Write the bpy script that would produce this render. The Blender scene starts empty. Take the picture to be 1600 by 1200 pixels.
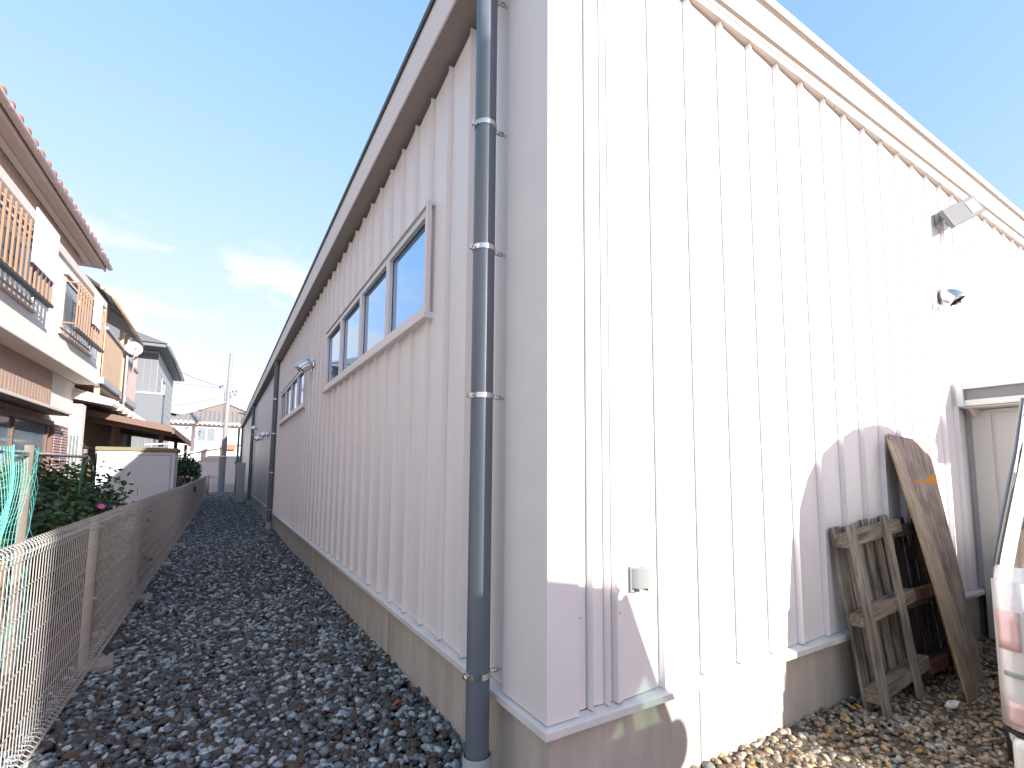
import bpy, math, random
import numpy as np
from mathutils import Vector, Matrix, Quaternion
R = math.radians
SC = bpy.context.scene
COL = SC.collection

# ------------------------------------------------------------------ camera
CP = Vector((0, 0, 1.55))
ROT = Matrix(((0.85298, -0.05527, -0.51899), (-0.52189, -0.07890, -0.84936), (0.00600, 0.99535, -0.09615)))
E3 = ROT.copy()
# orthonormalise
zc = Vector((E3[0][2], E3[1][2], E3[2][2])).normalized()
xc = Vector((E3[0][0], E3[1][0], E3[2][0])); xc = (xc - xc.dot(zc)*zc).normalized()
yc = zc.cross(xc)
MC = Matrix(((xc.x, yc.x, zc.x), (xc.y, yc.y, zc.y), (xc.z, yc.z, zc.z)))
cam = bpy.data.cameras.new('camera'); co = bpy.data.objects.new('camera', cam); COL.objects.link(co)
co.matrix_world = Matrix.Translation(CP) @ MC.to_4x4()
cam.sensor_width = 36; cam.lens = 770.07/1600*36
cam.shift_x = -16/1600; cam.shift_y = 63/1600
cam.clip_start = .02; cam.clip_end = 4000
SC.camera = co

def ray(px, py):
    return (MC @ Vector((px-816, -(py-663), -770.07))).normalized()
def atX(px, py, X): d = ray(px, py); return CP + d*((X-CP.x)/d.x)
def atY(px, py, Y): d = ray(px, py); return CP + d*((Y-CP.y)/d.y)
def atZ(px, py, Z): d = ray(px, py); return CP + d*((Z-CP.z)/d.z)

# ------------------------------------------------------------------ sky, sun, exposure
SUNV = Vector((-.3, 1, -.335)).normalized()        # direction the light travels
w = bpy.data.worlds.new('World'); SC.world = w; w.use_nodes = True
nt = w.node_tree; nd = nt.nodes; lk = nt.links
bg = nd['Background']; bg.inputs[1].default_value = .15
sky = nd.new('ShaderNodeTexSky'); sky.sky_type = 'NISHITA'; sky.sun_disc = False
sky.sun_elevation = math.asin(-SUNV.z); sky.sun_rotation = math.atan2(-SUNV.x, -SUNV.y)
sky.air_density = 1.0; sky.dust_density = 2.2; sky.ozone_density = 1.0
tc = nd.new('ShaderNodeTexCoord')
mp = nd.new('ShaderNodeMapping'); mp.inputs['Scale'].default_value = (1, 1, 2.6)
mp.inputs['Location'].default_value = (.35, .2, 0.1)
nz = nd.new('ShaderNodeTexNoise'); nz.inputs['Scale'].default_value = 4.6; nz.inputs['Detail'].default_value = 8
nz.inputs['Roughness'].default_value = .55
lk.new(tc.outputs['Generated'], mp.inputs[0]); lk.new(mp.outputs[0], nz.inputs[0])
cr = nd.new('ShaderNodeValToRGB'); cr.color_ramp.elements[0].position = .50; cr.color_ramp.elements[1].position = .60
lk.new(nz.outputs[0], cr.inputs[0])
sx = nd.new('ShaderNodeSeparateXYZ'); lk.new(tc.outputs['Generated'], sx.inputs[0])
mr = nd.new('ShaderNodeMapRange'); mr.interpolation_type = 'SMOOTHSTEP'
mr.inputs['From Min'].default_value = .42; mr.inputs['From Max'].default_value = .30
lk.new(sx.outputs[2], mr.inputs[0])
mr2 = nd.new('ShaderNodeMapRange'); mr2.inputs['From Min'].default_value = .45; mr2.inputs['From Max'].default_value = .1
lk.new(sx.outputs[0], mr2.inputs[0])
mm = nd.new('ShaderNodeMath'); mm.operation = 'MULTIPLY'; lk.new(cr.outputs[0], mm.inputs[0]); lk.new(mr.outputs[0], mm.inputs[1])
va = nd.new('ShaderNodeVectorMath'); va.operation = 'ADD'; va.inputs[1].default_value = (4, 1.4, 1.4); lk.new(sky.outputs[0], va.inputs[0])
vd = nd.new('ShaderNodeVectorMath'); vd.operation = 'DIVIDE'; lk.new(sky.outputs[0], vd.inputs[0]); lk.new(va.outputs[0], vd.inputs[1])
vs = nd.new('ShaderNodeVectorMath'); vs.operation = 'MULTIPLY'; vs.inputs[1].default_value = (3.0, 1.86, 2.3); lk.new(vd.outputs[0], vs.inputs[0])
mx = nd.new('ShaderNodeMixRGB'); lk.new(mm.outputs[0], mx.inputs[0]); lk.new(vs.outputs[0], mx.inputs[1])
mx.inputs[2].default_value = (1.5, 1.45, 1.42, 1)
lk.new(mx.outputs[0], bg.inputs[0])
sl = bpy.data.lights.new('sun', 'SUN'); sl.energy = 2.0; sl.angle = R(.5); sl.color = (1, .96, .90)
so = bpy.data.objects.new('sun', sl); COL.objects.link(so)
so.rotation_euler = SUNV.to_track_quat('-Z', 'Y').to_euler(); so.location = (5, -20, 20)
SC.view_settings.view_transform = 'Standard'; SC.view_settings.look = 'None'
SC.view_settings.gamma = 1; SC.view_settings.use_curve_mapping = False
SC.view_settings.exposure = 2.32
SC.render.engine = 'CYCLES'
try:
    SC.cycles.max_bounces = 8; SC.cycles.transparent_max_bounces = 12
    SC.cycles.use_denoising = True
except Exception: pass

# ------------------------------------------------------------------ materials
def mat(name, col, rough=.5, metal=0., var=0., vscale=3., streak=None, bump=0., bscale=40., col2=None, coat=0., coords='Object', spec=.5):
    m = bpy.data.materials.new(name); m.use_nodes = True
    t = m.node_tree; n = t.nodes; l = t.links; b = n['Principled BSDF']
    b.inputs['Roughness'].default_value = rough; b.inputs['Metallic'].default_value = metal
    b.inputs['Specular IOR Level'].default_value = spec
    if coat: b.inputs['Coat Weight'].default_value = coat; b.inputs['Coat Roughness'].default_value = .05
    c = (*col, 1); b.inputs['Base Color'].default_value = c
    tc = n.new('ShaderNodeTexCoord'); mp = n.new('ShaderNodeMapping'); l.new(tc.outputs[coords], mp.inputs[0])
    if streak: mp.inputs['Scale'].default_value = streak
    if var or col2:
        nz = n.new('ShaderNodeTexNoise'); nz.inputs['Scale'].default_value = vscale; nz.inputs['Detail'].default_value = 6
        nz.inputs['Roughness'].default_value = .6
        l.new(mp.outputs[0], nz.inputs[0])
        rp = n.new('ShaderNodeValToRGB'); rp.color_ramp.elements[0].position = .32; rp.color_ramp.elements[1].position = .7
        c2 = col2 if col2 else tuple(max(0, x*(1-var)) for x in col)
        rp.color_ramp.elements[0].color = (*c2, 1); rp.color_ramp.elements[1].color = c
        l.new(nz.outputs[0], rp.inputs[0]); l.new(rp.outputs[0], b.inputs['Base Color'])
        mr = n.new('ShaderNodeMapRange'); mr.inputs['To Min'].default_value = max(0, rough-.08); mr.inputs['To Max'].default_value = min(1, rough+.1)
        l.new(nz.outputs[0], mr.inputs[0]); l.new(mr.outputs[0], b.inputs['Roughness'])
    if bump:
        bz = n.new('ShaderNodeTexNoise'); bz.inputs['Scale'].default_value = bscale; bz.inputs['Detail'].default_value = 5
        l.new(mp.outputs[0], bz.inputs[0])
        bp = n.new('ShaderNodeBump'); bp.inputs['Strength'].default_value = bump; bp.inputs['Distance'].default_value = .01
        l.new(bz.outputs[0], bp.inputs['Height']); l.new(bp.outputs[0], b.inputs['Normal'])
    return m

def stonemat(name, cols, rough=.6):
    m = bpy.data.materials.new(name); m.use_nodes = True
    t = m.node_tree; n = t.nodes; l = t.links; b = n['Principled BSDF']; b.inputs['Roughness'].default_value = rough
    g = n.new('ShaderNodeNewGeometry'); rp = n.new('ShaderNodeValToRGB'); rp.color_ramp.interpolation = 'CONSTANT'
    els = rp.color_ramp.elements
    els[0].position = 0; els[0].color = (*cols[0][1], 1); els[1].position = cols[1][0]; els[1].color = (*cols[1][1], 1)
    for p, c in cols[2:]:
        e = els.new(p); e.color = (*c, 1)
    l.new(g.outputs['Random Per Island'], rp.inputs[0])
    tc = n.new('ShaderNodeTexCoord'); nz = n.new('ShaderNodeTexNoise'); nz.inputs['Scale'].default_value = 55; nz.inputs['Detail'].default_value = 5
    l.new(tc.outputs['Object'], nz.inputs[0])
    mr = n.new('ShaderNodeMapRange'); mr.inputs['From Min'].default_value = .3; mr.inputs['From Max'].default_value = .7
    mr.inputs['To Min'].default_value = .55; mr.inputs['To Max'].default_value = 1.35; l.new(nz.outputs[0], mr.inputs[0])
    mx = n.new('ShaderNodeMixRGB'); mx.blend_type = 'MULTIPLY'; mx.inputs[0].default_value = 1
    l.new(rp.outputs[0], mx.inputs[1]); l.new(mr.outputs[0], mx.inputs[2]); l.new(mx.outputs[0], b.inputs['Base Color'])
    bp = n.new('ShaderNodeBump'); bp.inputs['Strength'].default_value = .5; bp.inputs['Distance'].default_value = .005
    l.new(nz.outputs[0], bp.inputs['Height']); l.new(bp.outputs[0], b.inputs['Normal'])
    return m

def woodmat(name, light, dark, axis=2, rough=.8, sc=5):
    m = bpy.data.materials.new(name); m.use_nodes = True
    t = m.node_tree; n = t.nodes; l = t.links; b = n['Principled BSDF']; b.inputs['Roughness'].default_value = rough
    b.inputs['Specular IOR Level'].default_value = .25
    tc = n.new('ShaderNodeTexCoord'); mp = n.new('ShaderNodeMapping'); s = [sc*6]*3; s[axis] = sc*.35; mp.inputs['Scale'].default_value = s
    l.new(tc.outputs['Object'], mp.inputs[0])
    nz = n.new('ShaderNodeTexNoise'); nz.inputs['Scale'].default_value = 1.6; nz.inputs['Detail'].default_value = 8; nz.inputs['Distortion'].default_value = .6
    l.new(mp.outputs[0], nz.inputs[0])
    n2 = n.new('ShaderNodeTexNoise'); n2.inputs['Scale'].default_value = 4; n2.inputs['Detail'].default_value = 4
    l.new(tc.outputs['Object'], n2.inputs[0])
    ad = n.new('ShaderNodeMath'); ad.operation = 'MULTIPLY_ADD'; ad.inputs[1].default_value = .55
    l.new(n2.outputs[0], ad.inputs[0]); l.new(nz.outputs[0], ad.inputs[2])
    rp = n.new('ShaderNodeValToRGB'); rp.color_ramp.elements[0].position = .58; rp.color_ramp.elements[1].position = .95
    rp.color_ramp.elements[0].color = (*dark, 1); rp.color_ramp.elements[1].color = (*light, 1)
    l.new(ad.outputs[0], rp.inputs[0]); l.new(rp.outputs[0], b.inputs['Base Color'])
    bp = n.new('ShaderNodeBump'); bp.inputs['Strength'].default_value = .35; bp.inputs['Distance'].default_value = .004
    l.new(nz.outputs[0], bp.inputs['Height']); l.new(bp.outputs[0], b.inputs['Normal'])
    return m

def glassmat(name, tint, alpha=.5, rough=.03, base=(.02, .03, .04), metal=0.):
    m = bpy.data.materials.new(name); m.use_nodes = True
    t = m.node_tree; n = t.nodes; l = t.links; b = n['Principled BSDF']
    b.inputs['Base Color'].default_value = (*base, 1); b.inputs['Roughness'].default_value = rough
    b.inputs['Specular IOR Level'].default_value = .8; b.inputs['Metallic'].default_value = metal
    tr = n.new('ShaderNodeBsdfTransparent'); tr.inputs[0].default_value = (*tint, 1)
    mx = n.new('ShaderNodeMixShader'); mx.inputs[0].default_value = alpha
    l.new(tr.outputs[0], mx.inputs[1]); l.new(b.outputs[0], mx.inputs[2]); l.new(mx.outputs[0], n['Material Output'].inputs[0])
    return m

M = {}
M['siding'] = mat('white painted steel siding', (.83, .785, .775), .38, var=.035, vscale=1.2, streak=(6, 6, .25), bump=.12, bscale=9)
M['trim'] = mat('white steel trim', (.78, .745, .735), .4, var=.05, vscale=4)
M['trimdirty'] = mat('dusty white base trim', (.74, .72, .70), .5, var=.16, vscale=7)
M['fascia'] = mat('pale beige fascia steel', (.76, .69, .65), .5, var=.04, vscale=2)
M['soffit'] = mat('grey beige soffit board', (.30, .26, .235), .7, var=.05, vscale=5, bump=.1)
M['cap'] = mat('dark brown roof edge', (.06, .05, .05), .5)
M['gap'] = mat('black backing of shaded gaps', (.015, .014, .014), .9)  # black for the dark backing and the shade inside gaps
M['tan'] = mat('shade tan under cap flashing', (.46, .38, .31), .6)  # darker than the white trim, stands for shade under the lips
def concmat():
    m = mat('stained foundation concrete', (.55, .495, .435), .88, col2=(.40, .355, .31), vscale=2.2, streak=(3, 3, .6), bump=.25, bscale=55)
    return m
M['conc'] = concmat()
M['slot'] = mat('joint filler', (.30, .27, .25), .9)
M['pvc'] = mat('slate grey pvc pipe', (.13, .155, .185), .35, var=.12, vscale=3, streak=(1, 1, .3), bump=.03)
M['sleeve'] = mat('blue grey pipe sleeve', (.34, .40, .43), .5, var=.15, vscale=8)
M['steel'] = mat('bright stainless steel', (.78, .76, .73), .16, metal=1, var=.1, vscale=20)
M['alu'] = mat('champagne aluminium window frame', (.74, .69, .68), .35, metal=.2)
M['glasswin'] = mat('blue reflecting window glass', (.30, .52, .76), .04, metal=.9)
M['pink'] = mat('pinkish hatched', (.7, .6, .58))
M['fence'] = mat('beige grey fence wire', (.49, .455, .425), .5, metal=.1, var=.1, vscale=30)
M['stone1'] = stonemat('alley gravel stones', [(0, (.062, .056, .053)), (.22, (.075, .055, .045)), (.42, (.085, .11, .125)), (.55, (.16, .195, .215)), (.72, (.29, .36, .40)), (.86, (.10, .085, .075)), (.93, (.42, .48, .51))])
M['stone2'] = stonemat('tan gravel stones', [(0, (.20, .14, .09)), (.2, (.32, .24, .16)), (.42, (.42, .33, .23)), (.6, (.12, .10, .08)), (.72, (.46, .40, .32)), (.84, (.25, .27, .25)), (.92, (.52, .30, .11)), (.97, (.6, .58, .54))])
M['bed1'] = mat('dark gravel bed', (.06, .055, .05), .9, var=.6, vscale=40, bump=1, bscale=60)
M['bed2'] = mat('tan gravel bed', (.20, .155, .115), .9, var=.6, vscale=60, bump=1, bscale=80)
M['soil'] = mat('brown garden soil', (.16, .115, .085), .95, var=.5, vscale=5, bump=.8, bscale=30)
M['asphalt'] = mat('worn asphalt', (.10, .098, .095), .9, var=.25, vscale=3, bump=.4, bscale=90)
M['block'] = mat('concrete footing block', (.36, .33, .30), .9, var=.25, vscale=15, bump=.5, bscale=60)
M['woodg'] = woodmat('weathered grey pallet wood', (.40, .34, .28), (.11, .09, .075))
M['woodgx'] = woodmat('weathered crosswise pallet wood', (.36, .29, .22), (.11, .09, .075), axis=0)
M['woode'] = woodmat('pale sawn wood edge', (.55, .38, .22), (.32, .21, .12))
M['woodd'] = woodmat('dark brown old board', (.10, .07, .052), (.03, .022, .018))
M['ply'] = woodmat('weathered plywood', (.43, .35, .30), (.20, .16, .145), sc=3)
M['ply2'] = woodmat('pale split plywood', (.50, .41, .32), (.30, .24, .19), sc=3)
M['brick'] = mat('red brown wood block end', (.20, .07, .04), .85, var=.3, vscale=12)
M['orange'] = mat('orange paint', (.62, .27, .02), .5, var=.1, vscale=12)
M['vanw'] = mat('white van paint', (.80, .79, .76), .25, coat=.8)
M['vanlamp'] = mat('clear lamp lens', (.62, .60, .58), .1, spec=.8, coat=1)
M['vanred'] = mat('red lamp lens', (.62, .03, .045), .12, coat=1)
M['vanpink'] = mat('pale pinkish red lens', (.62, .41, .39), .15, coat=1)  # paler and pinker than the other red lens
M['rubber'] = mat('black rubber', (.02, .02, .022), .7)
M['dark'] = mat('dark interior', (.03, .03, .032), .8)
M['vglass'] = glassmat('tinted van glass', (.62, .80, .60), .55, base=(.42, .45, .42), metal=.7)
M['vglass2'] = glassmat('reflecting rear glass', (.6, .7, .6), .9, base=(.62, .64, .62), metal=.9)
M['chrome'] = mat('wheel rim', (.5, .5, .5), .3, metal=1)
M['shed'] = mat('cream grey shed panel', (.60, .565, .53), .45, var=.06, vscale=2, streak=(2, 2, .4))
M['shedgrey'] = mat('grey shed roof band', (.21, .215, .22), .6, var=.1, vscale=30, bump=.2)
M['shedw'] = mat('pale shed roof edge', (.68, .67, .64), .45)
M['lampw'] = mat('light grey lamp housing', (.27, .28, .275), .4)
M['lens'] = mat('frosted lamp lens', (.42, .44, .40), .15, spec=.7)
M['stucco'] = mat('cream house render', (.85, .79, .73), .9, var=.05, vscale=4, bump=.25, bscale=70)
M['stuccow'] = mat('pale beam render', (.66, .60, .55), .85, var=.04)
M['sidbrown'] = mat('brown vertical siding', (.50, .35, .27), .7, var=.15, vscale=3)
M['sidlight'] = mat('light brown siding', (.60, .42, .28), .7, var=.12, vscale=3)
M['woodpost'] = mat('brown painted steel', (.16, .085, .06), .5)
M['brownbeam'] = mat('brown carport beam', (.17, .095, .07), .5, var=.08)
M['tilered'] = mat('red brown roof tile', (.42, .12, .07), .5, var=.25, vscale=6)
M['tilegrey'] = mat('grey kawara roof tile', (.30, .27, .25), .5, var=.25, vscale=8)
M['tiledark'] = mat('slate roof', (.10, .11, .13), .6, var=.15)
M['eave'] = mat('brown eave soffit', (.62, .51, .46), .8)
M['gutter'] = mat('pinkish brown gutter', (.66, .49, .42), .5)
M['grille'] = mat('bronze window grille', (.30, .17, .10), .5)
M['black'] = mat('black rail', (.02, .022, .026), .5)
M['pinkw'] = mat('pale pink shutter slats', (.55, .38, .38), .6)
M['curtain'] = mat('curtained window glass', (.22, .27, .30), .08, spec=.8, var=.3, vscale=1.5)
M['dglass'] = mat('dark window glass', (.03, .04, .05), .05, spec=.9)
M['cabw'] = mat('white steel cabinet', (.64, .67, .69), .5, var=.06, vscale=2)
M['olive'] = mat('olive cabinet roof', (.22, .19, .10), .6, var=.2, vscale=9)
M['greysid'] = mat('grey siding darkened as shade', (.15, .165, .18), .6, var=.06, vscale=4)  # darkened so the grey house front looks shaded
M['greysidl'] = mat('pale grey siding', (.40, .42, .43), .6, var=.04)
M['white'] = mat('white house wall', (.72, .70, .67), .8, var=.04)
M['net'] = mat('turquoise garden net', (.12, .50, .46), .6)
M['stake'] = mat('weathered stake', (.24, .21, .17), .8, var=.3, vscale=9)
M['leaf'] = mat('dark green leaves', (.055, .105, .035), .45, col2=(.02, .05, .022), vscale=4)
M['leaf2'] = mat('fresh green leaves', (.13, .20, .045), .45, col2=(.06, .11, .03), vscale=4)
M['leafr'] = mat('reddish leaves', (.20, .06, .035), .5)
M['stem'] = mat('plant stem', (.10, .07, .045), .8)
M['pinkf'] = mat('magenta petals', (.62, .10, .34), .5)
M['whitef'] = mat('cream petals', (.75, .66, .5), .5)
M['pole'] = mat('pale concrete pole', (.27, .265, .26), .8, var=.08, vscale=2, streak=(1, 1, .2))
M['poleb'] = mat('blue grey pole base wrap', (.20, .25, .30), .7)
M['cable'] = mat('cable', (.06, .07, .08), .6)
M['insul'] = mat('blue insulators', (.10, .16, .25), .4)
M['dish'] = mat('white dish', (.8, .8, .79), .35)
M['paper'] = mat('white crumpled sheet', (.8, .78, .72), .8)
M['redleaf'] = mat('orange red scrap', (.50, .08, .02), .6)
M['towerm'] = mat('plain shade tower render', (.5, .47, .44), .9, var=.1)

# ------------------------------------------------------------------ mesh builder
class MB:
    def __init__(s): s.v = []; s.f = []; s.mi = []; s.cur = 0; s.st = []
    def add(s, vs, fs):
        o = len(s.v); s.st.append((o, len(s.f))); s.v += [tuple(v) for v in vs]
        s.f += [tuple(i+o for i in f) for f in fs]; s.mi += [s.cur]*len(fs); return s
    def each(s, name, m, parent=None, group=1, **k):
        out = []; n = len(s.st)
        for i in range(0, n, group):
            v0, f0 = s.st[i]; v1, f1 = s.st[i+group] if i+group < n else (len(s.v), len(s.f))
            q = MB(); q.v = s.v[v0:v1]; q.f = [tuple(j-v0 for j in f) for f in s.f[f0:f1]]; q.mi = s.mi[f0:f1]
            out.append(q.build(name, m, parent, **k))
        return out
    def box(s, a, b):
        x0, y0, z0 = (min(a[i], b[i]) for i in range(3)); x1, y1, z1 = (max(a[i], b[i]) for i in range(3))
        return s.add([(x0,y0,z0),(x1,y0,z0),(x1,y1,z0),(x0,y1,z0),(x0,y0,z1),(x1,y0,z1),(x1,y1,z1),(x0,y1,z1)],
                     [(0,3,2,1),(4,5,6,7),(0,1,5,4),(1,2,6,5),(2,3,7,6),(3,0,4,7)])
    def hexa(s, p):   # 8 points: bottom 4, top 4
        return s.add(p, [(0,3,2,1),(4,5,6,7),(0,1,5,4),(1,2,6,5),(2,3,7,6),(3,0,4,7)])
    def bar(s, p, q, wx, wy, up=(0,0,1)):
        p = Vector(p); q = Vector(q); d = (q-p).normalized(); up = Vector(up)
        a = d.cross(up)
        if a.length < 1e-4: a = d.cross(Vector((1, 0, 0)))
        a.normalize(); b = a.cross(d)
        pts = []
        for c in (p, q):
            for i, j in ((-1,-1),(1,-1),(1,1),(-1,1)): pts.append(c + a*(i*wx/2) + b*(j*wy/2))
        return s.hexa(pts)
    def tube(s, pts, r, n=8, cap=True):
        pts = [Vector(p) for p in pts]; rr = r if isinstance(r, (list, tuple)) else [r]*len(pts)
        vs = []; fs = []; prev = None
        for i, p in enumerate(pts):
            d = (pts[min(i+1, len(pts)-1)] - pts[max(i-1, 0)]).normalized()
            if prev is None:
                a = d.orthogonal().normalized()
            else:
                a = (prev - prev.dot(d)*d)
                a = a.normalized() if a.length > 1e-6 else d.orthogonal().normalized()
            prev = a; b = d.cross(a)
            for k in range(n):
                t = 2*math.pi*k/n; vs.append(p + (a*math.cos(t) + b*math.sin(t))*rr[i])
        for i in range(len(pts)-1):
            for k in range(n):
                fs.append((i*n+k, i*n+(k+1) % n, (i+1)*n+(k+1) % n, (i+1)*n+k))
        if cap: fs.append(tuple(range(n))[::-1]); fs.append(tuple((len(pts)-1)*n+k for k in range(n)))
        return s.add(vs, fs)
    def lathe(s, prof, c=(0,0,0), n=24, axis=(0,0,1)):
        q = Vector((0,0,1)).rotation_difference(Vector(axis)); vs = []; fs = []
        for r, h in prof:
            for k in range(n):
                t = 2*math.pi*k/n; vs.append(Vector(c) + q @ Vector((r*math.cos(t), r*math.sin(t), h)))
        for i in range(len(prof)-1):
            for k in range(n): fs.append((i*n+k, i*n+(k+1) % n, (i+1)*n+(k+1) % n, (i+1)*n+k))
        return s.add(vs, fs)
    def sheet(s, rows):
        n = len(rows[0]); vs = [p for r in rows for p in r]
        return s.add(vs, [(i*n+j, i*n+j+1, (i+1)*n+j+1, (i+1)*n+j) for i in range(len(rows)-1) for j in range(n-1)])
    def build(s, name, m, parent=None, bevel=0, smooth=False, seg=2, loc=None):
        me = bpy.data.meshes.new(name); me.from_pydata(s.v, [], s.f)
        ms = m if isinstance(m, (list, tuple)) else [m]
        for x in ms: me.materials.append(x)
        if len(ms) > 1: me.polygons.foreach_set('material_index', s.mi)
        if smooth: me.polygons.foreach_set('use_smooth', [True]*len(me.polygons))
        me.update(); me.validate()
        o = bpy.data.objects.new(name, me); COL.objects.link(o)
        if parent: o.parent = parent
        if loc: o.location = loc
        if bevel:
            md = o.modifiers.new('bevel', 'BEVEL'); md.width = bevel; md.segments = seg; md.limit_method = 'ANGLE'; md.angle_limit = R(35)
        if smooth == 2:
            md = o.modifiers.new('ws', 'WEIGHTED_NORMAL')
        return o

def smooth_by_angle(o, a=35):
    me = o.data
    me.polygons.foreach_set('use_smooth', [True]*len(me.polygons))
    try: me.set_sharp_from_angle(angle=R(a))
    except Exception: pass
    return o
def tag(o, label=None, cat=None, group=None, kind=None):
    if label: o['label'] = label
    if cat: o['category'] = cat
    if group: o['group'] = group
    if kind: o['kind'] = kind
    return o
def thing(name, label, cat, loc=(0,0,0), rz=0, group=None):
    o = bpy.data.objects.new(name, None); o.empty_display_size = .2; COL.objects.link(o)
    o.location = loc; o.rotation_euler = (0, 0, rz); return tag(o, label, cat, group)
def copy_tree(o, parent=None):
    c = o.copy(); COL.objects.link(c); c.parent = parent
    for ch in list(o.children): copy_tree(ch, c)
    return c

X0, Y0 = 1.253, 1.813          # the warehouse corner
YE = 38.5                      # far end of the alley wall
XE = 19.0
# ------------------------------------------------------------------ ground
def ground_sheet(name, x0, x1, y0, y1, z, m, nx=1, ny=1):
    mb = MB(); mb.sheet([[(x0+(x1-x0)*i/nx, y0+(y1-y0)*j/ny, z) for i in range(nx+1)] for j in range(ny+1)])
    return tag(mb.build(name, m), kind='structure')
ground_sheet('ground', -400, 400, -400, 400, -.06, M['asphalt'])
ground_sheet('garden_soil', -12, -.72, 3, 36.5, -.012, M['soil'])
ground_sheet('bounce_yard', -12, .3, -14, 2.4, -.02, mat('pale bounce paving', (.46, .43, .39), .85, var=.12, vscale=2, bump=.2))  # pale ground added out of view to bounce light onto the alley wall
ground_sheet('bounce_strip', -2.6, -1.75, 3.2, 12, -.005, mat('pale bounce strip paving', (.5, .46, .41), .85, var=.15, vscale=3, bump=.2))  # pale strip added in the garden to bounce light across the alley
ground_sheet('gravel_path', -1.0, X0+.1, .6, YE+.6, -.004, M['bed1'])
mbg = MB(); mbg.sheet([[(x, y, z) for x in (1.2, 3, 5, 8)] for y, z in ((-4, -.03), (.6, -.012), (1.2, .0), (1.86, .045))])
tag(mbg.build('gravel_yard', M['bed2']), kind='structure')
ground_sheet('road', -30, 30, 41, 47, -.03, mat('pale road', (.30, .28, .26), .9, var=.2))

def ico(sub):
    import bmesh
    bm = bmesh.new(); bmesh.ops.create_icosphere(bm, subdivisions=sub, radius=1)
    v = np.array([x.co[:] for x in bm.verts]); f = np.array([[q.index for q in p.verts] for p in bm.faces]); bm.free(); return v, f
def stones(name, P, size, m, sub, seed, flat=.55, label=None, sizes=(.6, 1.4)):
    rng = np.random.default_rng(seed); v, f = ico(sub); n = len(P); k = len(v)
    nvar = 24; variants = []
    for i in range(nvar):
        nr = rng.normal(size=(7, 3)); nr /= np.linalg.norm(nr, axis=1)[:, None]
        u = v.copy()
        for a in nr:      # chop flat facets so stones look crushed
            d = u @ a; lim = rng.uniform(.55, .9); mask = d > lim; u[mask] -= np.outer(d[mask]-lim, a)
        u += rng.normal(size=u.shape)*.04
        variants.append(u)
    variants = np.array(variants)
    s = size*rng.uniform(sizes[0], sizes[1], n)**1.0
    sc = np.stack([s*rng.uniform(.8, 1.35, n), s*rng.uniform(.7, 1.0, n), s*flat*rng.uniform(.8, 1.2, n)], 1)
    q = rng.normal(size=(n, 4)); q[:, 0] += 0.6; yaw = rng.uniform(0, 2*np.pi, n)
    tx = rng.normal(size=n)*.35; ty = rng.normal(size=n)*.35
    V = variants[rng.integers(0, nvar, n)] * sc[:, None, :]
    cx, sx_ = np.cos(tx), np.sin(tx); cy, sy = np.cos(ty), np.sin(ty); cz, sz = np.cos(yaw), np.sin(yaw)
    x, y, z = V[..., 0], V[..., 1], V[..., 2]
    y, z = y*cx[:, None]-z*sx_[:, None], y*sx_[:, None]+z*cx[:, None]
    x, z = x*cy[:, None]+z*sy[:, None], -x*sy[:, None]+z*cy[:, None]
    x, y = x*cz[:, None]-y*sz[:, None], x*sz[:, None]+y*cz[:, None]
    V = np.stack([x, y, z], -1) + P[:, None, :]
    F = (f[None] + (np.arange(n)*k)[:, None, None]).reshape(-1, 3)
    me = bpy.data.meshes.new(name); me.vertices.add(n*k); me.vertices.foreach_set('co', V.reshape(-1).astype(np.float32))
    me.loops.add(F.size); me.loops.foreach_set('vertex_index', F.reshape(-1).astype(np.int32))
    me.polygons.add(len(F)); me.polygons.foreach_set('loop_start', np.arange(0, F.size, 3, dtype=np.int32))
    me.polygons.foreach_set('loop_total', np.full(len(F), 3, dtype=np.int32))
    me.materials.append(m); me.update(); me.validate()
    o = bpy.data.objects.new(name, me); COL.objects.link(o)
    if label: tag(o, label, 'gravel', kind='stuff')
    return o
rng = np.random.default_rng(5)
FY = [0, 3.4, 5.1, 7.5, 10, 14, 20, 36.6]; FX = [-.83, -.80, -.785, -.76, -.735, -.70, -.68, -.64]
def fx(y): return float(np.interp(y, FY, FX))
def alley_pts(y0, y1, dens, r, layers=1):
    A = []
    n = int((y1-y0)*2.15*dens)
    y = rng.uniform(y0, y1, n); x = rng.uniform(-1.0, X0+.0, n); xl = np.interp(y, FY, FX)-.14
    k = x > xl; x, y = x[k], y[k]
    hump = .02*np.sin(x*3.1+1)*np.sin(y*1.3) + .02*np.exp(-((x-X0)/.25)**2)
    z = hump + rng.uniform(.0, r*.9, len(x))
    return np.stack([x, y, z], 1)
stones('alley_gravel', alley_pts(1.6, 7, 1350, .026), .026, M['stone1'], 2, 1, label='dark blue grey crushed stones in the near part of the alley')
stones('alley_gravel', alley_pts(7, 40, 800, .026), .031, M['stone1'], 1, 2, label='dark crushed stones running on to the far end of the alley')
n = 9000; x = rng.uniform(1.2, 6.6, n); y = rng.uniform(.3, 1.86, n); k = (y < Y0+.03) | (x < 1.2); x, y = x[k], y[k]
zz = np.interp(y, [-4, .6, 1.2, 1.86], [-.03, -.012, 0, .045]) + rng.uniform(0, .016, len(x)) + .012*np.sin(x*4)*np.sin(y*5)
stones('yard_gravel', np.stack([x, y, zz], 1), .021, M['stone2'], 2, 3, label='sunlit tan and orange gravel along the right wall')

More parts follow.
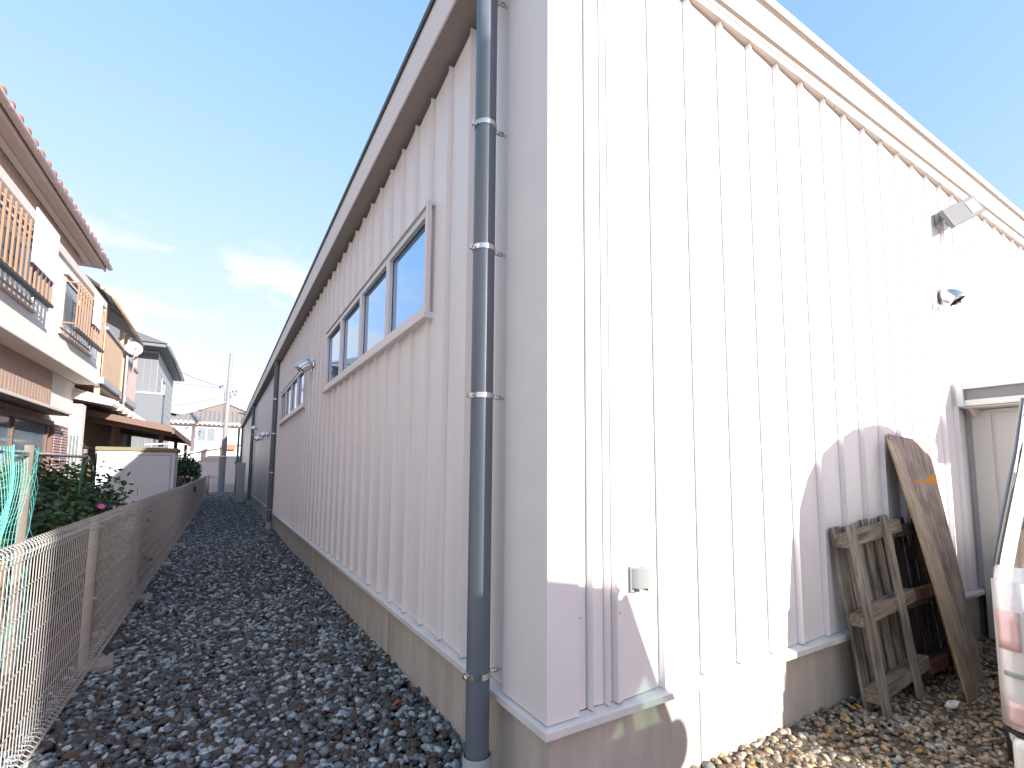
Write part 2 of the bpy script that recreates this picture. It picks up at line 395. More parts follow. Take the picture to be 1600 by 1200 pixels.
# ------------------------------------------------------------------ warehouse
wh = thing('warehouse', 'long low white metal clad warehouse with ribbed steel walls on a concrete base', 'building', (X0, Y0, 0))
def loc(mbs, name, m, parent=wh, **k):   # build world coordinate mesh below the warehouse root
    off = Vector(parent.matrix_world.translation) if False else Vector((X0, Y0, 0))
    mbs.v = [(v[0]-off.x, v[1]-off.y, v[2]) for v in mbs.v]
    if k.pop('each', 0): return mbs.each(name, m, parent, **k)
    return mbs.build(name, m, parent, **k)
ZT = 4.40; ZB = .50
def profile(starts, s_end, pitch_last=None):
    """(s, outward) polyline: groove wall, inward chamfer, gentle rise to the next groove"""
    pts = []
    for i, s in enumerate(starts):
        e = starts[i+1] if i+1 < len(starts) else s_end
        w_ = e - s; g = .005
        pts += [(s-.004, .0), (s-.003, -.03), (s-.0005, -.03), (s, -.004), (s+g, .036)]
        if w_ > .15: pts += [(s+g+.055, .017), (s+g+.06, .0165)]
        else: pts += [(s+g+(w_-g)*.3, -.006)]
    pts += [(s_end, .002)]
    return pts
# right wall
st = [.206, .303, .352] + [.655+.3045*i for i in range(60)]
st = [s for s in st if X0+s < XE-.3]
pr = [(.12, .0), (.205, .0)]
pf = profile(st, XE-X0)
pf[0] = (.2055, .0)
pf = [(.13, -.004), (.199, -.004)] + pf[1:]
mb = MB(); mb.sheet([[(X0+s, Y0-o, ZB+.002) for s, o in pf], [(X0+s, Y0-o, ZT-.01) for s, o in pf]])
loc(mb, 'wall_siding', M['siding'])
# alley wall with window openings
AY = [2.646+.3495*i for i in range(34)]
YP = 14.45
WIN = [(3.333, 7.40, 2.70, 3.50), (9.42, 13.5, 2.72, 3.44)]
pa = [(s, o) for s, o in profile([y-Y0 for y in AY if y < YP-.2], YP-Y0)]
pa = [(.0+.25, .02)] + pa[1:]
def insert(pf, s):
    for i in range(len(pf)-1):
        if pf[i][0] < s < pf[i+1][0]:
            t = (s-pf[i][0])/(pf[i+1][0]-pf[i][0]); return pf[:i+1]+[(s, pf[i][1]*(1-t)+pf[i+1][1]*t)]+pf[i+1:]
    return pf
for a, b, *_ in WIN: pa = insert(insert(pa, a-Y0), b-Y0)
mb = MB()
for i in range(len(pa)-1):
    s0, o0 = pa[i]; s1, o1 = pa[i+1]; mid = Y0+(s0+s1)/2
    spans = [(ZB+.002, ZT-.02)]
    for a, b, z0, z1 in WIN:
        if a < mid < b: spans = [(ZB+.002, z0), (z1, ZT-.02)]
    for z0, z1 in spans:
        mb.add([(X0-o0, Y0+s0, z0), (X0-o1, Y0+s1, z0), (X0-o1, Y0+s1, z1), (X0-o0, Y0+s0, z1)], [(0, 3, 2, 1)])
loc(mb, 'wall_siding', M['siding'])
# far smooth wall part
mb = MB()
for k in range(8):
    y0 = YP+.02+k*3.0; mb.box((X0-.012, y0, ZB), (X0+.05, y0+2.985, ZT))
loc(mb, 'wall_panel', mat('smooth grey wall panel', (.56, .55, .57), .4, var=.05, vscale=1), bevel=.003)
# corner flashing: alley side leaf 0.34 m, right side leaf
mb = MB()
mb.add([(X0-.032, Y0+.03, ZB), (X0-.032, Y0-.012, ZB)], [])
mb = MB(); L_ = [(X0-.034, Y0+.345), (X0-.034, Y0-.030), (X0+.135, Y0-.030), (X0+.135, Y0-.006)]
L_ = [(X0-.006, Y0+.345)] + L_
mb.sheet([[(x, y, ZB-.002) for x, y in L_], [(x, y, ZT+.0) for x, y in L_]])
mb.box((X0-.012, Y0+.345, ZB+.02), (X0-.0, Y0+.50, ZT))
loc(mb, 'corner_flashing', M['trim'])
# base trim (drip edge)
mb = MB()
t = .055
def dripx(y0, y1):
    P = [(X0, .0), (X0-.045, -.012), (X0-.058, -.018), (X0-.058, -.045), (X0-.02, -.045)]
    return [[(px, y0, ZB+z) for px, z in P], [(px, y1, ZB+z) for px, z in P]]
P = [(0, 0.), (.045, -.010), (.058, -.016), (.058, -.046), (.018, -.046)]
rows = []
for ox, oz in P: rows.append([(X0-ox, YP, ZB+oz), (X0-ox, Y0-ox, ZB+oz), (XE, Y0-ox, ZB+oz)])
mb.sheet(rows)
mb.box((X0-.061, 3.55, ZB-.047), (X0-.056, 3.57, ZB-.012)); mb.box((X0-.061, 9.0, ZB-.047), (X0-.056, 9.02, ZB-.012))
loc(mb, 'base_trim', M['trimdirty'])
mb = MB(); mb.box((X0-.03, YP+.02, ZB-.03), (X0, YE, ZB)); loc(mb, 'base_trim', M['trimdirty'])
# foundation
mb = MB(); mb.box((X0, Y0, -.3), (XE, YE, ZB-.02))
loc(mb, 'foundation', M['conc'], bevel=.006)
mb = MB()
for y in (4.1, 7.6, 11.5, 14.2): mb.box((X0-.0035, y, -.1), (X0+.01, y+.016, ZB-.048))
for x in (2.20, 6.2): mb.box((x, Y0-.003, -.1), (x+.007, Y0+.01, ZB-.048))
loc(mb, 'foundation_joint', M['slot'], each=1)
# core behind the sheets, keeps the light out
mb = MB(); mb.box((X0+.06, Y0+.06, ZB-.01), (XE, YE, ZT+.3)); loc(mb, 'wall_core', M['gap'])
mb = MB(); mb.box((X0+.012, Y0+.3, ZT-.06), (X0+.055, YE, ZT+.03)); loc(mb, 'gap_shade_strip', M['gap'])  # black strip stands for the shade in the gap under the soffit
# roof: alley overhang
XF = 1.069; YF = Y0-.085
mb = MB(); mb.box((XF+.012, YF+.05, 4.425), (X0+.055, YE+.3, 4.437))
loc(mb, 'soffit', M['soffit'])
mb = MB(); mb.box((XF, YF, 4.42), (XF+.012, YE+.3, 4.705)); 
for y in (6.9, 12.9, 18.9, 24.9): mb.box((XF-.002, y, 4.42), (XF, y+.006, 4.705))
loc(mb, 'fascia', M['fascia'])
mb = MB(); mb.box((XF-.018, YF-.01, 4.706), (XF+.06, YE+.32, 4.752)); loc(mb, 'roof_edge', M['cap'])
mb = MB(); mb.box((XF+.03, YF+.03, 4.70), (XE+.2, YE+.3, 4.735)); loc(mb, 'roof', mat('roof deck', (.45, .43, .42), .5))
# roof: right side layered flashing; profile (outward, z)
P = [(.0, 4.375), (.050, 4.372), (.055, 4.376), (.055, 4.405), (.066, 4.408), (.066, 4.43), (.03, 4.434), (.03, 4.452), (.078, 4.456),
     (.080, 4.46), (.080, 4.645), (.04, 4.652), (.04, 4.668), (.095, 4.682), (.095, 4.745), (.0, 4.75)]
mb = MB()
for i in range(len(P)-1):
    (a, z0), (b, z1) = P[i], P[i+1]
    mb.cur = 1 if i in (0, 7, 12) else 0  # downward faces get the tan, their shade put into the colour
    for x0, x1 in ((XF, 3.9), (3.903, 8.2), (8.203, XE)):
        mb.add([(x0, Y0-a, z0), (x1, Y0-a, z0), (x1, Y0-b, z1), (x0, Y0-b, z1)], [(0, 1, 2, 3)])
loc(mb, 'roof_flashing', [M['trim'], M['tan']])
# tiny rivets beside the corner
mb = MB()
for i in range(9):
    z = .9+i*.42
    for s, o in ((.372, .034), (.165, .004)):
        mb.lathe([(0, .006), (.003, .005), (.005, 0)], (X0+s, Y0-o, z), 8, (0, -1, 0))
loc(mb, 'rivet', M['steel'], each=1)
# windows
def window(a, b, z0, z1, npan):
    yr = b-a
    f = MB(); e = .055; xo = X0-.045; xi = X0+.03
    f.box((xo, a, z0), (xi, b, z0+e)); f.box((xo, a, z1-e), (xi, b, z1))
    f.box((xo+.001, a, z0+e), (xi, a+e, z1-e)); f.box((xo+.001, b-e, z0+e), (xi, b, z1-e))
    for i in range(1, npan):
        y = a+yr*i/npan; f.box((xo+.002, y-.05, z0+e), (xi, y+.05, z1-e))
        f.box((xo-.002, y-.006, z0+e), (xo+.002, y+.006, z1-e))
    fo = loc(f, 'window', M['alu'], bevel=.003)
    g = MB(); g.box((X0-.005, a+e, z0+e), (X0+.006, b-e, z1-e))
    g.v = [(v[0]-X0, v[1]-Y0, v[2]) for v in g.v]; g.build('pane', M['glasswin'], fo)
    d = MB()
    for i in range(npan):
        ya = a+yr*i/npan+(.05 if i else e); yb = a+yr*(i+1)/npan-(.05 if i < npan-1 else e)
        for q in ((X0-.009, ya, z0+e, X0-.004, ya+.006, z1-e), (X0-.009, yb-.006, z0+e, X0-.004, yb, z1-e), (X0-.012, ya, z0+e, X0-.004, yb, z0+e+.007), (X0-.009, ya, z1-e-.007, X0-.004, yb, z1-e)):
            d.box(q[:3], q[3:])
    d.v = [(v[0]-X0, v[1]-Y0, v[2]) for v in d.v]; d.build('gasket', M['rubber'], fo)
    s = MB(); s.hexa([(X0-.075, a-.05, z0-.055), (X0, a-.05, z0-.055), (X0, b+.03, z0-.055), (X0-.075, b+.03, z0-.055),
                      (X0-.075, a-.05, z0-.018), (X0, a-.05, z0-.004), (X0, b+.03, z0-.004), (X0-.075, b+.03, z0-.018)])
    s.box((X0-.055, a-.03, z0-.004), (X0, b+.02, z0-.001))
    s.v = [(v[0]-X0, v[1]-Y0, v[2]) for v in s.v]; s.build('sill', M['alu'], fo, bevel=.004)
    h = MB(); h.box((X0-.062, a-.03, z1+.006), (X0, b+.02, z1+.012)); h.box((X0-.062, a-.045, z0-.02), (X0-.03, a-.008, z1+.03))
    h.v = [(v[0]-X0, v[1]-Y0, v[2]) for v in h.v]; h.build('head_flashing', M['alu'], fo)
for a, b, z0, z1 in WIN: window(a, b, z0, z1, 4)

# ------------------------------------------------------------------ drain pipes
def pipe(y, x, r, label, ztop, zbands, zs=.24, near=False):
    t = thing('drain_pipe', label, 'pipe', (x, y, 0), group='grey drain pipes down the alley wall')
    mb = MB(); n = 40 if near else 16
    mb.lathe([(r, .02), (r, ztop)], n=n); smooth_by_angle(mb.build('pipe_tube', M['pvc'], t))
    mb = MB(); mb.lathe([(r+.012, -.05), (r+.012, zs), (r+.010, zs+.003), (r+.006, zs), (r+.006, -.05)], n=n)
    smooth_by_angle(mb.build('sleeve', M['sleeve'], t))
    for z in zbands:
        c = MB(); c.lathe([(r+.001, z-.014), (r+.004, z-.013), (r+.004, z+.013), (r+.001, z+.014)], n=n)
        c.box((-r-.022, -.010-.0, z-.012), (-r-.002, -.005, z+.012)); c.box((-r-.022, .005, z-.012), (-r-.002, .010, z+.012))
        c.lathe([(.005, -.018), (.005, .018)], (-r-.014, 0, z), 8, (0, 1, 0))
        c.box((r+.002, -.007, z-.010), (r+.05, -.002, z+.010)); c.box((r+.002, .002, z-.010), (r+.05, .007, z+.010))
        c.lathe([(0, -.016), (.006, -.016), (.006, .016), (0, .016)], (r+.022, 0, z), 8, (0, 1, 0))
        c.lathe([(0, -.014), (.006, -.014), (.006, .014), (0, .014)], (r+.04, 0, z), 8, (0, 1, 0))
        c.box((r+.045, -.004, z-.009), (X0-x+.01, .004, z+.003))
        smooth_by_angle(c.build('clamp', M['steel'], t), 40)
    return t
P1 = atX(730.5, 610, 1.13)
pA = (2.215, 1.113)
pipe(pA[0], pA[1], .0565, 'nearest grey drain pipe beside the white corner flashing', 4.45, (.585, 1.93, 2.70, 3.38, 4.15), .22, True)
pipe(14.25, 1.15, .062, 'second grey drain pipe just beyond the small windows', 4.45, (.55, 1.5, 2.5, 3.4))
pipe(24.6, 1.15, .065, 'third grey drain pipe behind the wall vents near the water heater', 4.45, (.7, 1.9, 3.1))
pipe(37.2, 1.15, .06, 'farthest grey drain pipe at the end of the warehouse wall', 4.45, (1.2, 3.0))

# ------------------------------------------------------------------ vents, lamp, outlet
def hood(px, label, p, nrm, r=.085, dep=.15):
    nrm = Vector(nrm); t = thing('vent_hood', label, 'vent', p, group='round steel vent hoods on the warehouse')
    up = Vector((0, 0, 1)); side = up.cross(nrm)
    mb = MB(); n = 12; m = 7; rows = []
    for i in range(m):                       # hood bends from outward to downward
        a = i/(m-1)*R(62); c = nrm*(.02+math.sin(a)*dep*1.05) + up*(-(1-math.cos(a))*dep*1.15)
        d = (nrm*math.cos(a) - up*math.sin(a)); u2 = (up*math.cos(a) + nrm*math.sin(a))
        rows.append([c + side*(r*math.cos(q)) + u2*(r*math.sin(q)) for q in [2*math.pi*k/24 for k in range(25)]])
    mb.sheet(rows); o = mb.build('hood_shell', M['steel'], t); smooth_by_angle(o, 60)
    sd = o.modifiers.new('s', 'SOLIDIFY'); sd.thickness = .003
    mb = MB(); mb.lathe([(0, .006), (r+.016, .006), (r+.018, .0), (r+.018, -.02)], n=24, axis=nrm); smooth_by_angle(mb.build('wall_flange', M['steel'], t))
    mb = MB(); mb.lathe([(0, 0), (r*.96, 0)], tuple(nrm*.05 - up*.01), 24, nrm); mb.build('hood_inside', M['dark'], t)
    return t
hood(0, 'round steel vent hood high on the right wall below the lamp', atY(1469, 465, Y0-.03), (0, -1, 0), .072, .12)
hood(0, 'round steel vent hood above the small alley windows', atX(486, 572, X0-.04)+Vector((0, -.1, .0)), (-1, 0, 0), .10, .17)
hood(0, 'small vent hood peeping out behind the second drain pipe', atX(417, 678, X0-.04), (-1, 0, 0), .08, .14)
hood(0, 'small dark vent hood, higher of two on the far wall', atX(401, 668, X0-.03), (-1, 0, 0), .09, .16)
hood(0, 'small dark vent hood, lower of two on the far wall', atX(408, 684, X0-.03), (-1, 0, 0), .09, .16)

lp = atY(1466, 345, Y0-.03)
sl_ = thing('security_light', 'pale rectangular wall flood lamp under the roof edge on the right wall', 'lamp', lp)
mb = MB(); mb.box((-.05, 0.02, -.06), (.05, -.02, .06)); mb.build('wall_bracket', M['lampw'], sl_, bevel=.006)
mb = MB(); mb.tube([(0, -.01, 0), (.0, -.06, -.005), (.0, -.10, .0)], .016, 10); mb.build('arm', M['lampw'], sl_, smooth=True)
hd = MB(); hd.box((-.12, -.035, -.085), (.29, .0, .085)); ho = hd.build('lamp_head', mat('lamp head casing', (.14, .145, .14), .45), sl_, bevel=.008)
ho.location = (.02, -.11, .0); ho.rotation_euler = (R(-14), R(-27), R(-12)); ho.scale = (1.35, 1.2, 1.15)
ln = MB(); ln.box((.13, -.040, -.055), (.25, -.034, .055)); ln.build('lens', M['lens'], ho, bevel=.004)
mb = MB(); mb.lathe([(.0, -.03), (.024, -.024), (.03, .0), (.03, .03), (0, .03)], (.0, -.08, -.055), 16, (0, -.5, -.8)); smooth_by_angle(mb.build('sensor', M['lampw'], sl_))

bp = atY(985.5, 906, Y0-.030)
ob = thing('outdoor_outlet', 'small light grey covered outlet box low on the right wall', 'outlet', bp)
mb = MB(); mb.box((0, 0, -.062), (.098, .008, .062)); mb.build('back_plate', M['lampw'], ob, bevel=.003)
mb = MB()
rows = []
for q, (x, y) in enumerate([(.006, .0), (.014, -.016), (.035, -.028), (.062, -.040), (.080, -.046), (.098, -.046), (.098, .0)]):
    rows.append([(x, y, -.040), (x, y, .052)])
mb.sheet(rows); mb.add([(r_[0][0], r_[0][1], .052) for r_ in rows], [tuple(range(len(rows)))]); mb.add([(r_[0][0], r_[0][1], -.040) for r_ in rows], [tuple(range(len(rows)))[::-1]])
smooth_by_angle(mb.build('cover', M['lampw'], ob), 40)
mb = MB(); mb.box((.03, -.026, -.058), (.06, .0, -.041)); mb.box((.078, -.036, -.056), (.084, -.0, -.041)); mb.build('plug_guard', M['lampw'], ob, bevel=.002)
mb = MB(); mb.box((.024, -.024, -.0405), (.092, -.002, -.0425)); mb.build('cable_opening', M['dark'], ob)
mb = MB(); mb.box((.088, -.0475, -.024), (.0965, -.046, .03)); mb.build('clip', M['lens'], ob)

# water heater at far end
wt = thing('water_heater', 'tall pale box unit standing at the far end of the warehouse wall', 'water heater', (.87, 26.6, 0))
mb = MB(); mb.box((-.17, -.15, .06), (.17, .55, 1.9)); mb.build('casing', mat('pale grey heater casing', (.42, .42, .42), .5, var=.05), wt, bevel=.012)
mb = MB(); mb.box((-.172, -.1, .42), (-.168, .5, .44)); mb.box((-.172, -.1, 1.5), (-.168, .5, 1.51)); mb.each('panel_seam', M['dark'], wt)
mb = MB()
for a in (-.15, .13):
    for b in (-.13, .5): mb.box((a, b, 0), (a+.03, b+.03, .06))
mb.each('foot', M['block'], wt)
mb = MB(); mb.tube([(.17, .0, .25), (.3, .0, .25), (.36, .1, .2)], .02, 8); mb.tube([(.17, .1, .35), (.36, .1, .35)], .015, 8); mb.each('water_pipe', M['lampw'], wt, smooth=True)

# ------------------------------------------------------------------ mesh fence
ft = 1.19
posts = [2.7, 5.1, 7.45, 9.85, 12.25] + [12.25+2.4*i for i in range(1, 11)]
fr = thing('mesh_fence', 'beige welded wire mesh fence with rolled top along the left of the alley', 'fence', (fx(posts[0]), posts[0], 0))
def floc(mb, name, m, parent=fr, **k):
    mb.v = [(v[0]-fx(posts[0]), v[1]-posts[0], v[2]) for v in mb.v]; return mb.build(name, m, parent, **k)
for y in posts:
    x = fx(y)-.028
    mb = MB(); mb.tube([(x, y, -.1), (x, y, ft-.035)], .024, 14); mb.lathe([(.024, ft-.036), (.02, ft-.028), (0, ft-.024)], (x, y, 0), 14)
    smooth_by_angle(floc(mb, 'post', M['fence']))
    mb = MB()
    for z in (.55, ft-.09): mb.box((x-.03, y-.014, z-.012), (x+.034, y+.014, z+.012)); mb.lathe([(.006, 0), (.006, .02), (0, .02)], (x+.034, y, z), 8, (1, 0, 0))
    floc(mb, 'post_clamp', M['fence'])
curl = [(0, ft-.10), (.006, ft-.05), (.0, ft-.022), (-.022, ft-.003), (-.048, ft-.012), (-.058, ft-.038), (-.044, ft-.062), (-.012, ft-.066)]
bcurl = [(-.012, .115), (.028, .11), (.05, .09), (.045, .066), (.02, .055), (.0, .075), (0, .13)]
vert = [(a, b) for a, b in bcurl] + curl
for i in range(len(posts)-1):
    ya, yb = posts[i]+.012, posts[i+1]-.012; mb = MB(); nn = int((yb-ya)/.05)
    ns = 5 if yb < 8 else 4; rr = .0024 if yb < 8 else .0026
    for k in range(nn+1):
        y = ya+(yb-ya)*k/nn; x = fx(y)
        mb.tube([(x+a, y, b) for a, b in vert], rr, ns, cap=False)
    zs = [.13+.139*q for q in range(8)]
    for z in zs: mb.tube([(fx(ya)+.004, ya, z), (fx((ya+yb)/2)+.004, (ya+yb)/2, z), (fx(yb)+.004, yb, z)], rr*1.15, 5)
    for a, z in ((.0, ft-.022), (-.022, ft-.0), (-.058, ft-.038), (-.012, ft-.068), (.05, .09), (.02, .055), (.028, .112)):
        mb.tube([(fx(ya)+a, ya, z), (fx((ya+yb)/2)+a, (ya+yb)/2, z), (fx(yb)+a, yb, z)], rr, 4)
    floc(mb, 'mesh_panel', M['fence'])
random.seed(3)
for i, y in enumerate(posts[1:9]):
    x = fx(y)
    mb = MB(); w_ = .11
    mb.hexa([(-w_, -.12, -.08), (w_, -.12, -.08), (w_, .12, -.08), (-w_, .12, -.08), (-w_+.012, -.11, .055), (w_-.01, -.105, .052), (w_-.012, .11, .056), (-w_+.01, .11, .05)])
    o = mb.build('footing_block', M['block'], bevel=.012); o.location = (x+.06, y+.02, 0.01); o.rotation_euler = (R(2), R(-3+i % 3*2), R(6-3*i % 9))
    tag(o, ['first', 'second', 'third', 'fourth', 'fifth', 'sixth', 'seventh', 'eighth'][i]+' concrete footing block along the mesh fence, counted from the camera', 'footing', 'footing blocks at the fence posts')

# ------------------------------------------------------------------ leaves
def leafcloud(name, n, cen, rad, m, size, seed, parent=None, top=1.0, shape=None):
    rg = np.random.default_rng(seed); V = []; F = []; mi = []
    ncl = max(8, n//70); cl = rg.normal(size=(ncl, 3)); cl /= np.linalg.norm(cl, axis=1)[:, None]
    cl *= rg.uniform(.45, 1.0, (ncl, 1)); cl = cl*np.array(rad)
    if shape == 'box':
        cl = rg.uniform(-1, 1, (ncl, 3))*np.array(rad)
    sig = np.array(rad)*(.17 if shape != 'box' else .12)
    for i in range(n):
        c = cl[rg.integers(ncl)] + rg.normal(size=3)*sig + np.array(cen)
        if c[2] < .02: c[2] = .02+rg.uniform(0, .2)
        d = rg.normal(size=3); d[2] = d[2]*.5 - .15; d /= np.linalg.norm(d); u = np.cross(d, rg.normal(size=3)); u /= np.linalg.norm(u)+1e-9
        L = size*rg.uniform(.7, 1.4); W = L*.28; b = len(V)
        nn_ = np.cross(d, u)*L*.12
        V += [c, c+d*L*.5+u*W-nn_*0, c+d*L+nn_*-1, c+d*L*.5-u*W]; F.append((b, b+1, b+2, b+3)); mi.append(0 if rg.random() < .86 else (1 if rg.random() < .75 else 2))
    me = bpy.data.meshes.new(name); me.from_pydata([tuple(v) for v in V], [], F)
    for x in (m if isinstance(m, list) else [m]): me.materials.append(x)
    if isinstance(m, list): me.polygons.foreach_set('material_index', [min(k, len(m)-1) for k in mi])
    me.update(); o = bpy.data.objects.new(name, me); COL.objects.link(o); o.parent = parent; return o
def shrub(name, label, cat, c, rad, n, size, seed, mats, shape=None, twigs=30, group=None):
    t = thing(name, label, cat, (c[0], c[1], 0), group=group)
    leafcloud('foliage', n, (0, 0, c[2]), rad, mats, size, seed, t, shape=shape)
    rg = random.Random(seed); mb = MB()
    for i in range(twigs):
        a = rg.uniform(0, 6.28); q = rg.uniform(.2, .95); e = (math.cos(a)*rad[0]*q, math.sin(a)*rad[1]*q, c[2]+rad[2]*rg.uniform(0, .95)*(1.1-q*.6))
        mb.tube([(e[0]*.1, e[1]*.1, 0), (e[0]*.4, e[1]*.4, e[2]*.5), e], [.012, .008, .003], 5)
    mb.build('stem', M['stem'], t)
    mb = MB(); rows = []; ex = 1 if shape != 'box' else .55
    for i in range(13):
        a = math.pi*i/12; rw = []
        for k in range(21):
            b = 2*math.pi*k/20; f = .78+.10*math.sin(3*b+i)+.06*math.sin(7*b+i*2)
            e = lambda v: math.copysign(abs(v)**ex, v)
            rw.append((rad[0]*f*e(math.sin(a))*e(math.cos(b)), rad[1]*f*e(math.sin(a))*e(math.sin(b)), max(.02, c[2]+rad[2]*f*e(math.cos(a)))))
        rows.append(rw)
    mb.sheet(rows); mb.build('inner_foliage', mats[0], t); return t
sc_ = atX(118, 778, -1.75)
shrub('garden_shrub', 'dense dark green leafy shrub behind the fence in front of the storage cabinet', 'shrub', (-1.66, 7.6, .70), (.74, 1.35, .80), 27000, .062, 21, [M['leaf'], M['leaf2']])
shrub('flowering_bush', 'low bright green bush with a magenta bloom against the fence', 'shrub', (-1.13, 6.9, .72), (.18, .5, .36), 1500, .06, 8, [M['leaf2'], M['leaf']], twigs=10)
mb = MB()
for k in range(9):
    a = k*.7; mb.add([(0, 0, 0), (.03*math.cos(a)-.01*math.sin(a), .03*math.sin(a)+.01*math.cos(a), .012), (.05*math.cos(a), .05*math.sin(a), .02), (.03*math.cos(a)+.01*math.sin(a), .03*math.sin(a)-.01*math.cos(a), .012)], [(0, 1, 2, 3)])
o = mb.build('blossom', M['pinkf']); o.location = atX(158, 792, -.80); o.rotation_euler = (R(50), R(20), 0); o.scale = (.6, .6, .6)
tag(o, 'single magenta blossom just over the fence top', 'flower')
shrub('clipped_hedge', 'clipped dark green rounded hedge at the far end of the garden', 'hedge', (-1.42, 25.0, 1.0), (.52, 6.2, .84), 26000, .12, 33, [M['leaf'], M['leaf']], shape='box', twigs=12)
t = thing('white_roses', 'cluster of cream flowers in front of the clipped hedge', 'flowers', (-.95, 19.3, 0))
mb = MB()
rg = random.Random(4)
for k in range(26):
    c = Vector((rg.uniform(-.28, .22), rg.uniform(-.3, .3), 1.18+rg.uniform(-.16, .16)))
    mb.lathe([(0, .03), (.035, .02), (.05, 0), (.02, -.02), (0, -.02)], c, 6, (rg.uniform(-.5, .5), -1, rg.uniform(0, .8)))
mb.build('petals', M['whitef'], t)
leafcloud('foliage', 500, (0, 0, .95), (.3, .4, .3), M['leaf'], .07, 3, t)

# ------------------------------------------------------------------ garden net on its posts
nt_ = thing('net_post', 'weathered wooden stake with a metal rail that holds the turquoise net', 'post', (-1.3, 5.42, 0))
mb = MB(); mb.box((-.03, -.03, -.1), (.03, .03, 1.74)); mb.build('stake', M['stake'], nt_, bevel=.004)
mb = MB(); mb.tube([(0, -2.4, 1.67), (0, 0, 1.67), (0.0, 1.95, 1.69)], .016, 10); mb.lathe([(.02, -.02), (.022, 0), (0, .012)], (0, 1.96, 1.69), 10, (0, 1, 0)); mb.build('rail', M['steel'], nt_, smooth=True)
ar = thing('garden_arch', 'thin green plastic hoop standing behind the shrub', 'garden hoop', (-1.3, 7.5, 0))
mb = MB(); mb.tube([(0, .95*math.cos(a)*.35, 1.2+.46*math.sin(a)) for a in [math.pi*k/14 for k in range(15)]] , .012, 8)
mb.tube([(0, .3325, 1.2), (0, .3325, 0)], .012, 8); mb.tube([(0, -.3325, 1.2), (0, -.3325, 0)], .012, 8)
mb.build('hoop', mat('dark green hoop', (.03, .16, .11), .4), ar, smooth=True)
mb = MB(); rg = random.Random(9)
ny, nz_ = 40, 34
def netp(u, v):
    y = 3.2+u*2.25; z = 1.70-v*1.66
    return (-1.3+.05*math.sin(u*19+v*2)+.03*math.sin(v*9+u*7)+.10*v*math.sin(u*6), y+.04*math.sin(v*6+u*9)+.10*v*v*(u > .8), z-.02*math.sin(u*23)*(1-v)+.012*math.sin(u*50+v*30))
for i in range(ny*2+1): mb.tube([netp(i/(ny*2), j/nz_) for j in range(nz_+1)], .0017, 3, cap=False)
for j in range(nz_+1): mb.tube([netp(i/ny, j/nz_) for i in range(ny+1)], .0017, 3, cap=False)
for d in range(5):   # bunched cords near the stake
    mb.tube([(-1.27+.02*math.sin(j*.7+d), 5.40+.02*d+.10*(j/30)**2*(d*.4)+.02*math.sin(j*.9+d*2), 1.72-j*.055) for j in range(30)], .003, 4, cap=False)
tag(mb.build('garden_net', M['net']), 'turquoise square mesh net hanging from the stake and rail', 'net')

# low boards and ground clutter behind the fence
mb = MB(); 
for k in range(3): mb.box((-1.28, 4.15+k*.27, 0), (-1.24, 4.40+k*.27, .9))
o = mb.build('board_screen', M['sidlight'], bevel=.004); tag(o, 'brown upright boards leaning behind the fence near the net', 'boards')
mb = MB(); mb.box((-.13, -.1, 0), (.13, .1, .30)); mb.box((-.1, -.08, .30), (.1, .08, .32)); o = mb.build('stone_block', M['block'], bevel=.02); o.location = (-1.12, 3.95, 0); o.rotation_euler = (0, 0, .4)
tag(o, 'pale stone block lying behind the nearest fence panel', 'stone')
mb = MB(); mb.box((-1.42, 5.6, -.1), (-1.30, 13.2, .34)); o = mb.build('garden_kerb', M['block'], bevel=.01); tag(o, 'long low concrete edging in the garden behind the fence', 'kerb')

# ------------------------------------------------------------------ storage cabinet
cb = thing('storage_cabinet', 'white steel garden cabinet with two sliding doors and olive roof', 'cabinet', (-1.52, 13.5, 0))
mb = MB(); mb.box((-.68, .02, .05), (.66, .9, 1.95)); mb.build('cabinet_body', M['cabw'], cb, bevel=.008)
mb = MB(); mb.box((-.72, -.06, 1.95), (.70, .95, 2.03)); mb.build('cabinet_roof', M['olive'], cb, bevel=.006)
for a, b, y in ((-.60, .02, -.0), (.0, .58, -.012)):
    mb = MB(); mb.box((a, y, .12), (b, y+.014, 1.86)); d = mb.build('sliding_door', M['cabw'], cb, bevel=.003)
    mb = MB(); mb.box((a+.03, y-.005, 1.0), (a+.045, y-.001, 1.2)); mb.build('handle', M['steel'], d)
mb = MB(); mb.box((-.68, -.015, 1.87), (.66, .018, 1.94)); mb.box((-.68, -.02, .05), (.66, .018, .11)); mb.box((.60, -.018, .11), (.66, .018, 1.87)); mb.box((-.68, -.018, .11), (-.62, .018, 1.87)); mb.build('door_frame', M['cabw'], cb, bevel=.003)

# ------------------------------------------------------------------ houses on the left
def stripes(mb, u0, u1, z0, z1, o, pitch=.15, gap=.012, t=.02):
    """vertical boards; o outward offset, u along"""
    k = int((u1-u0)/pitch)
    for i in range(k): mb.box((o-t, u0+i*pitch, z0), (o, u0+(i+1)*pitch-gap, z1))
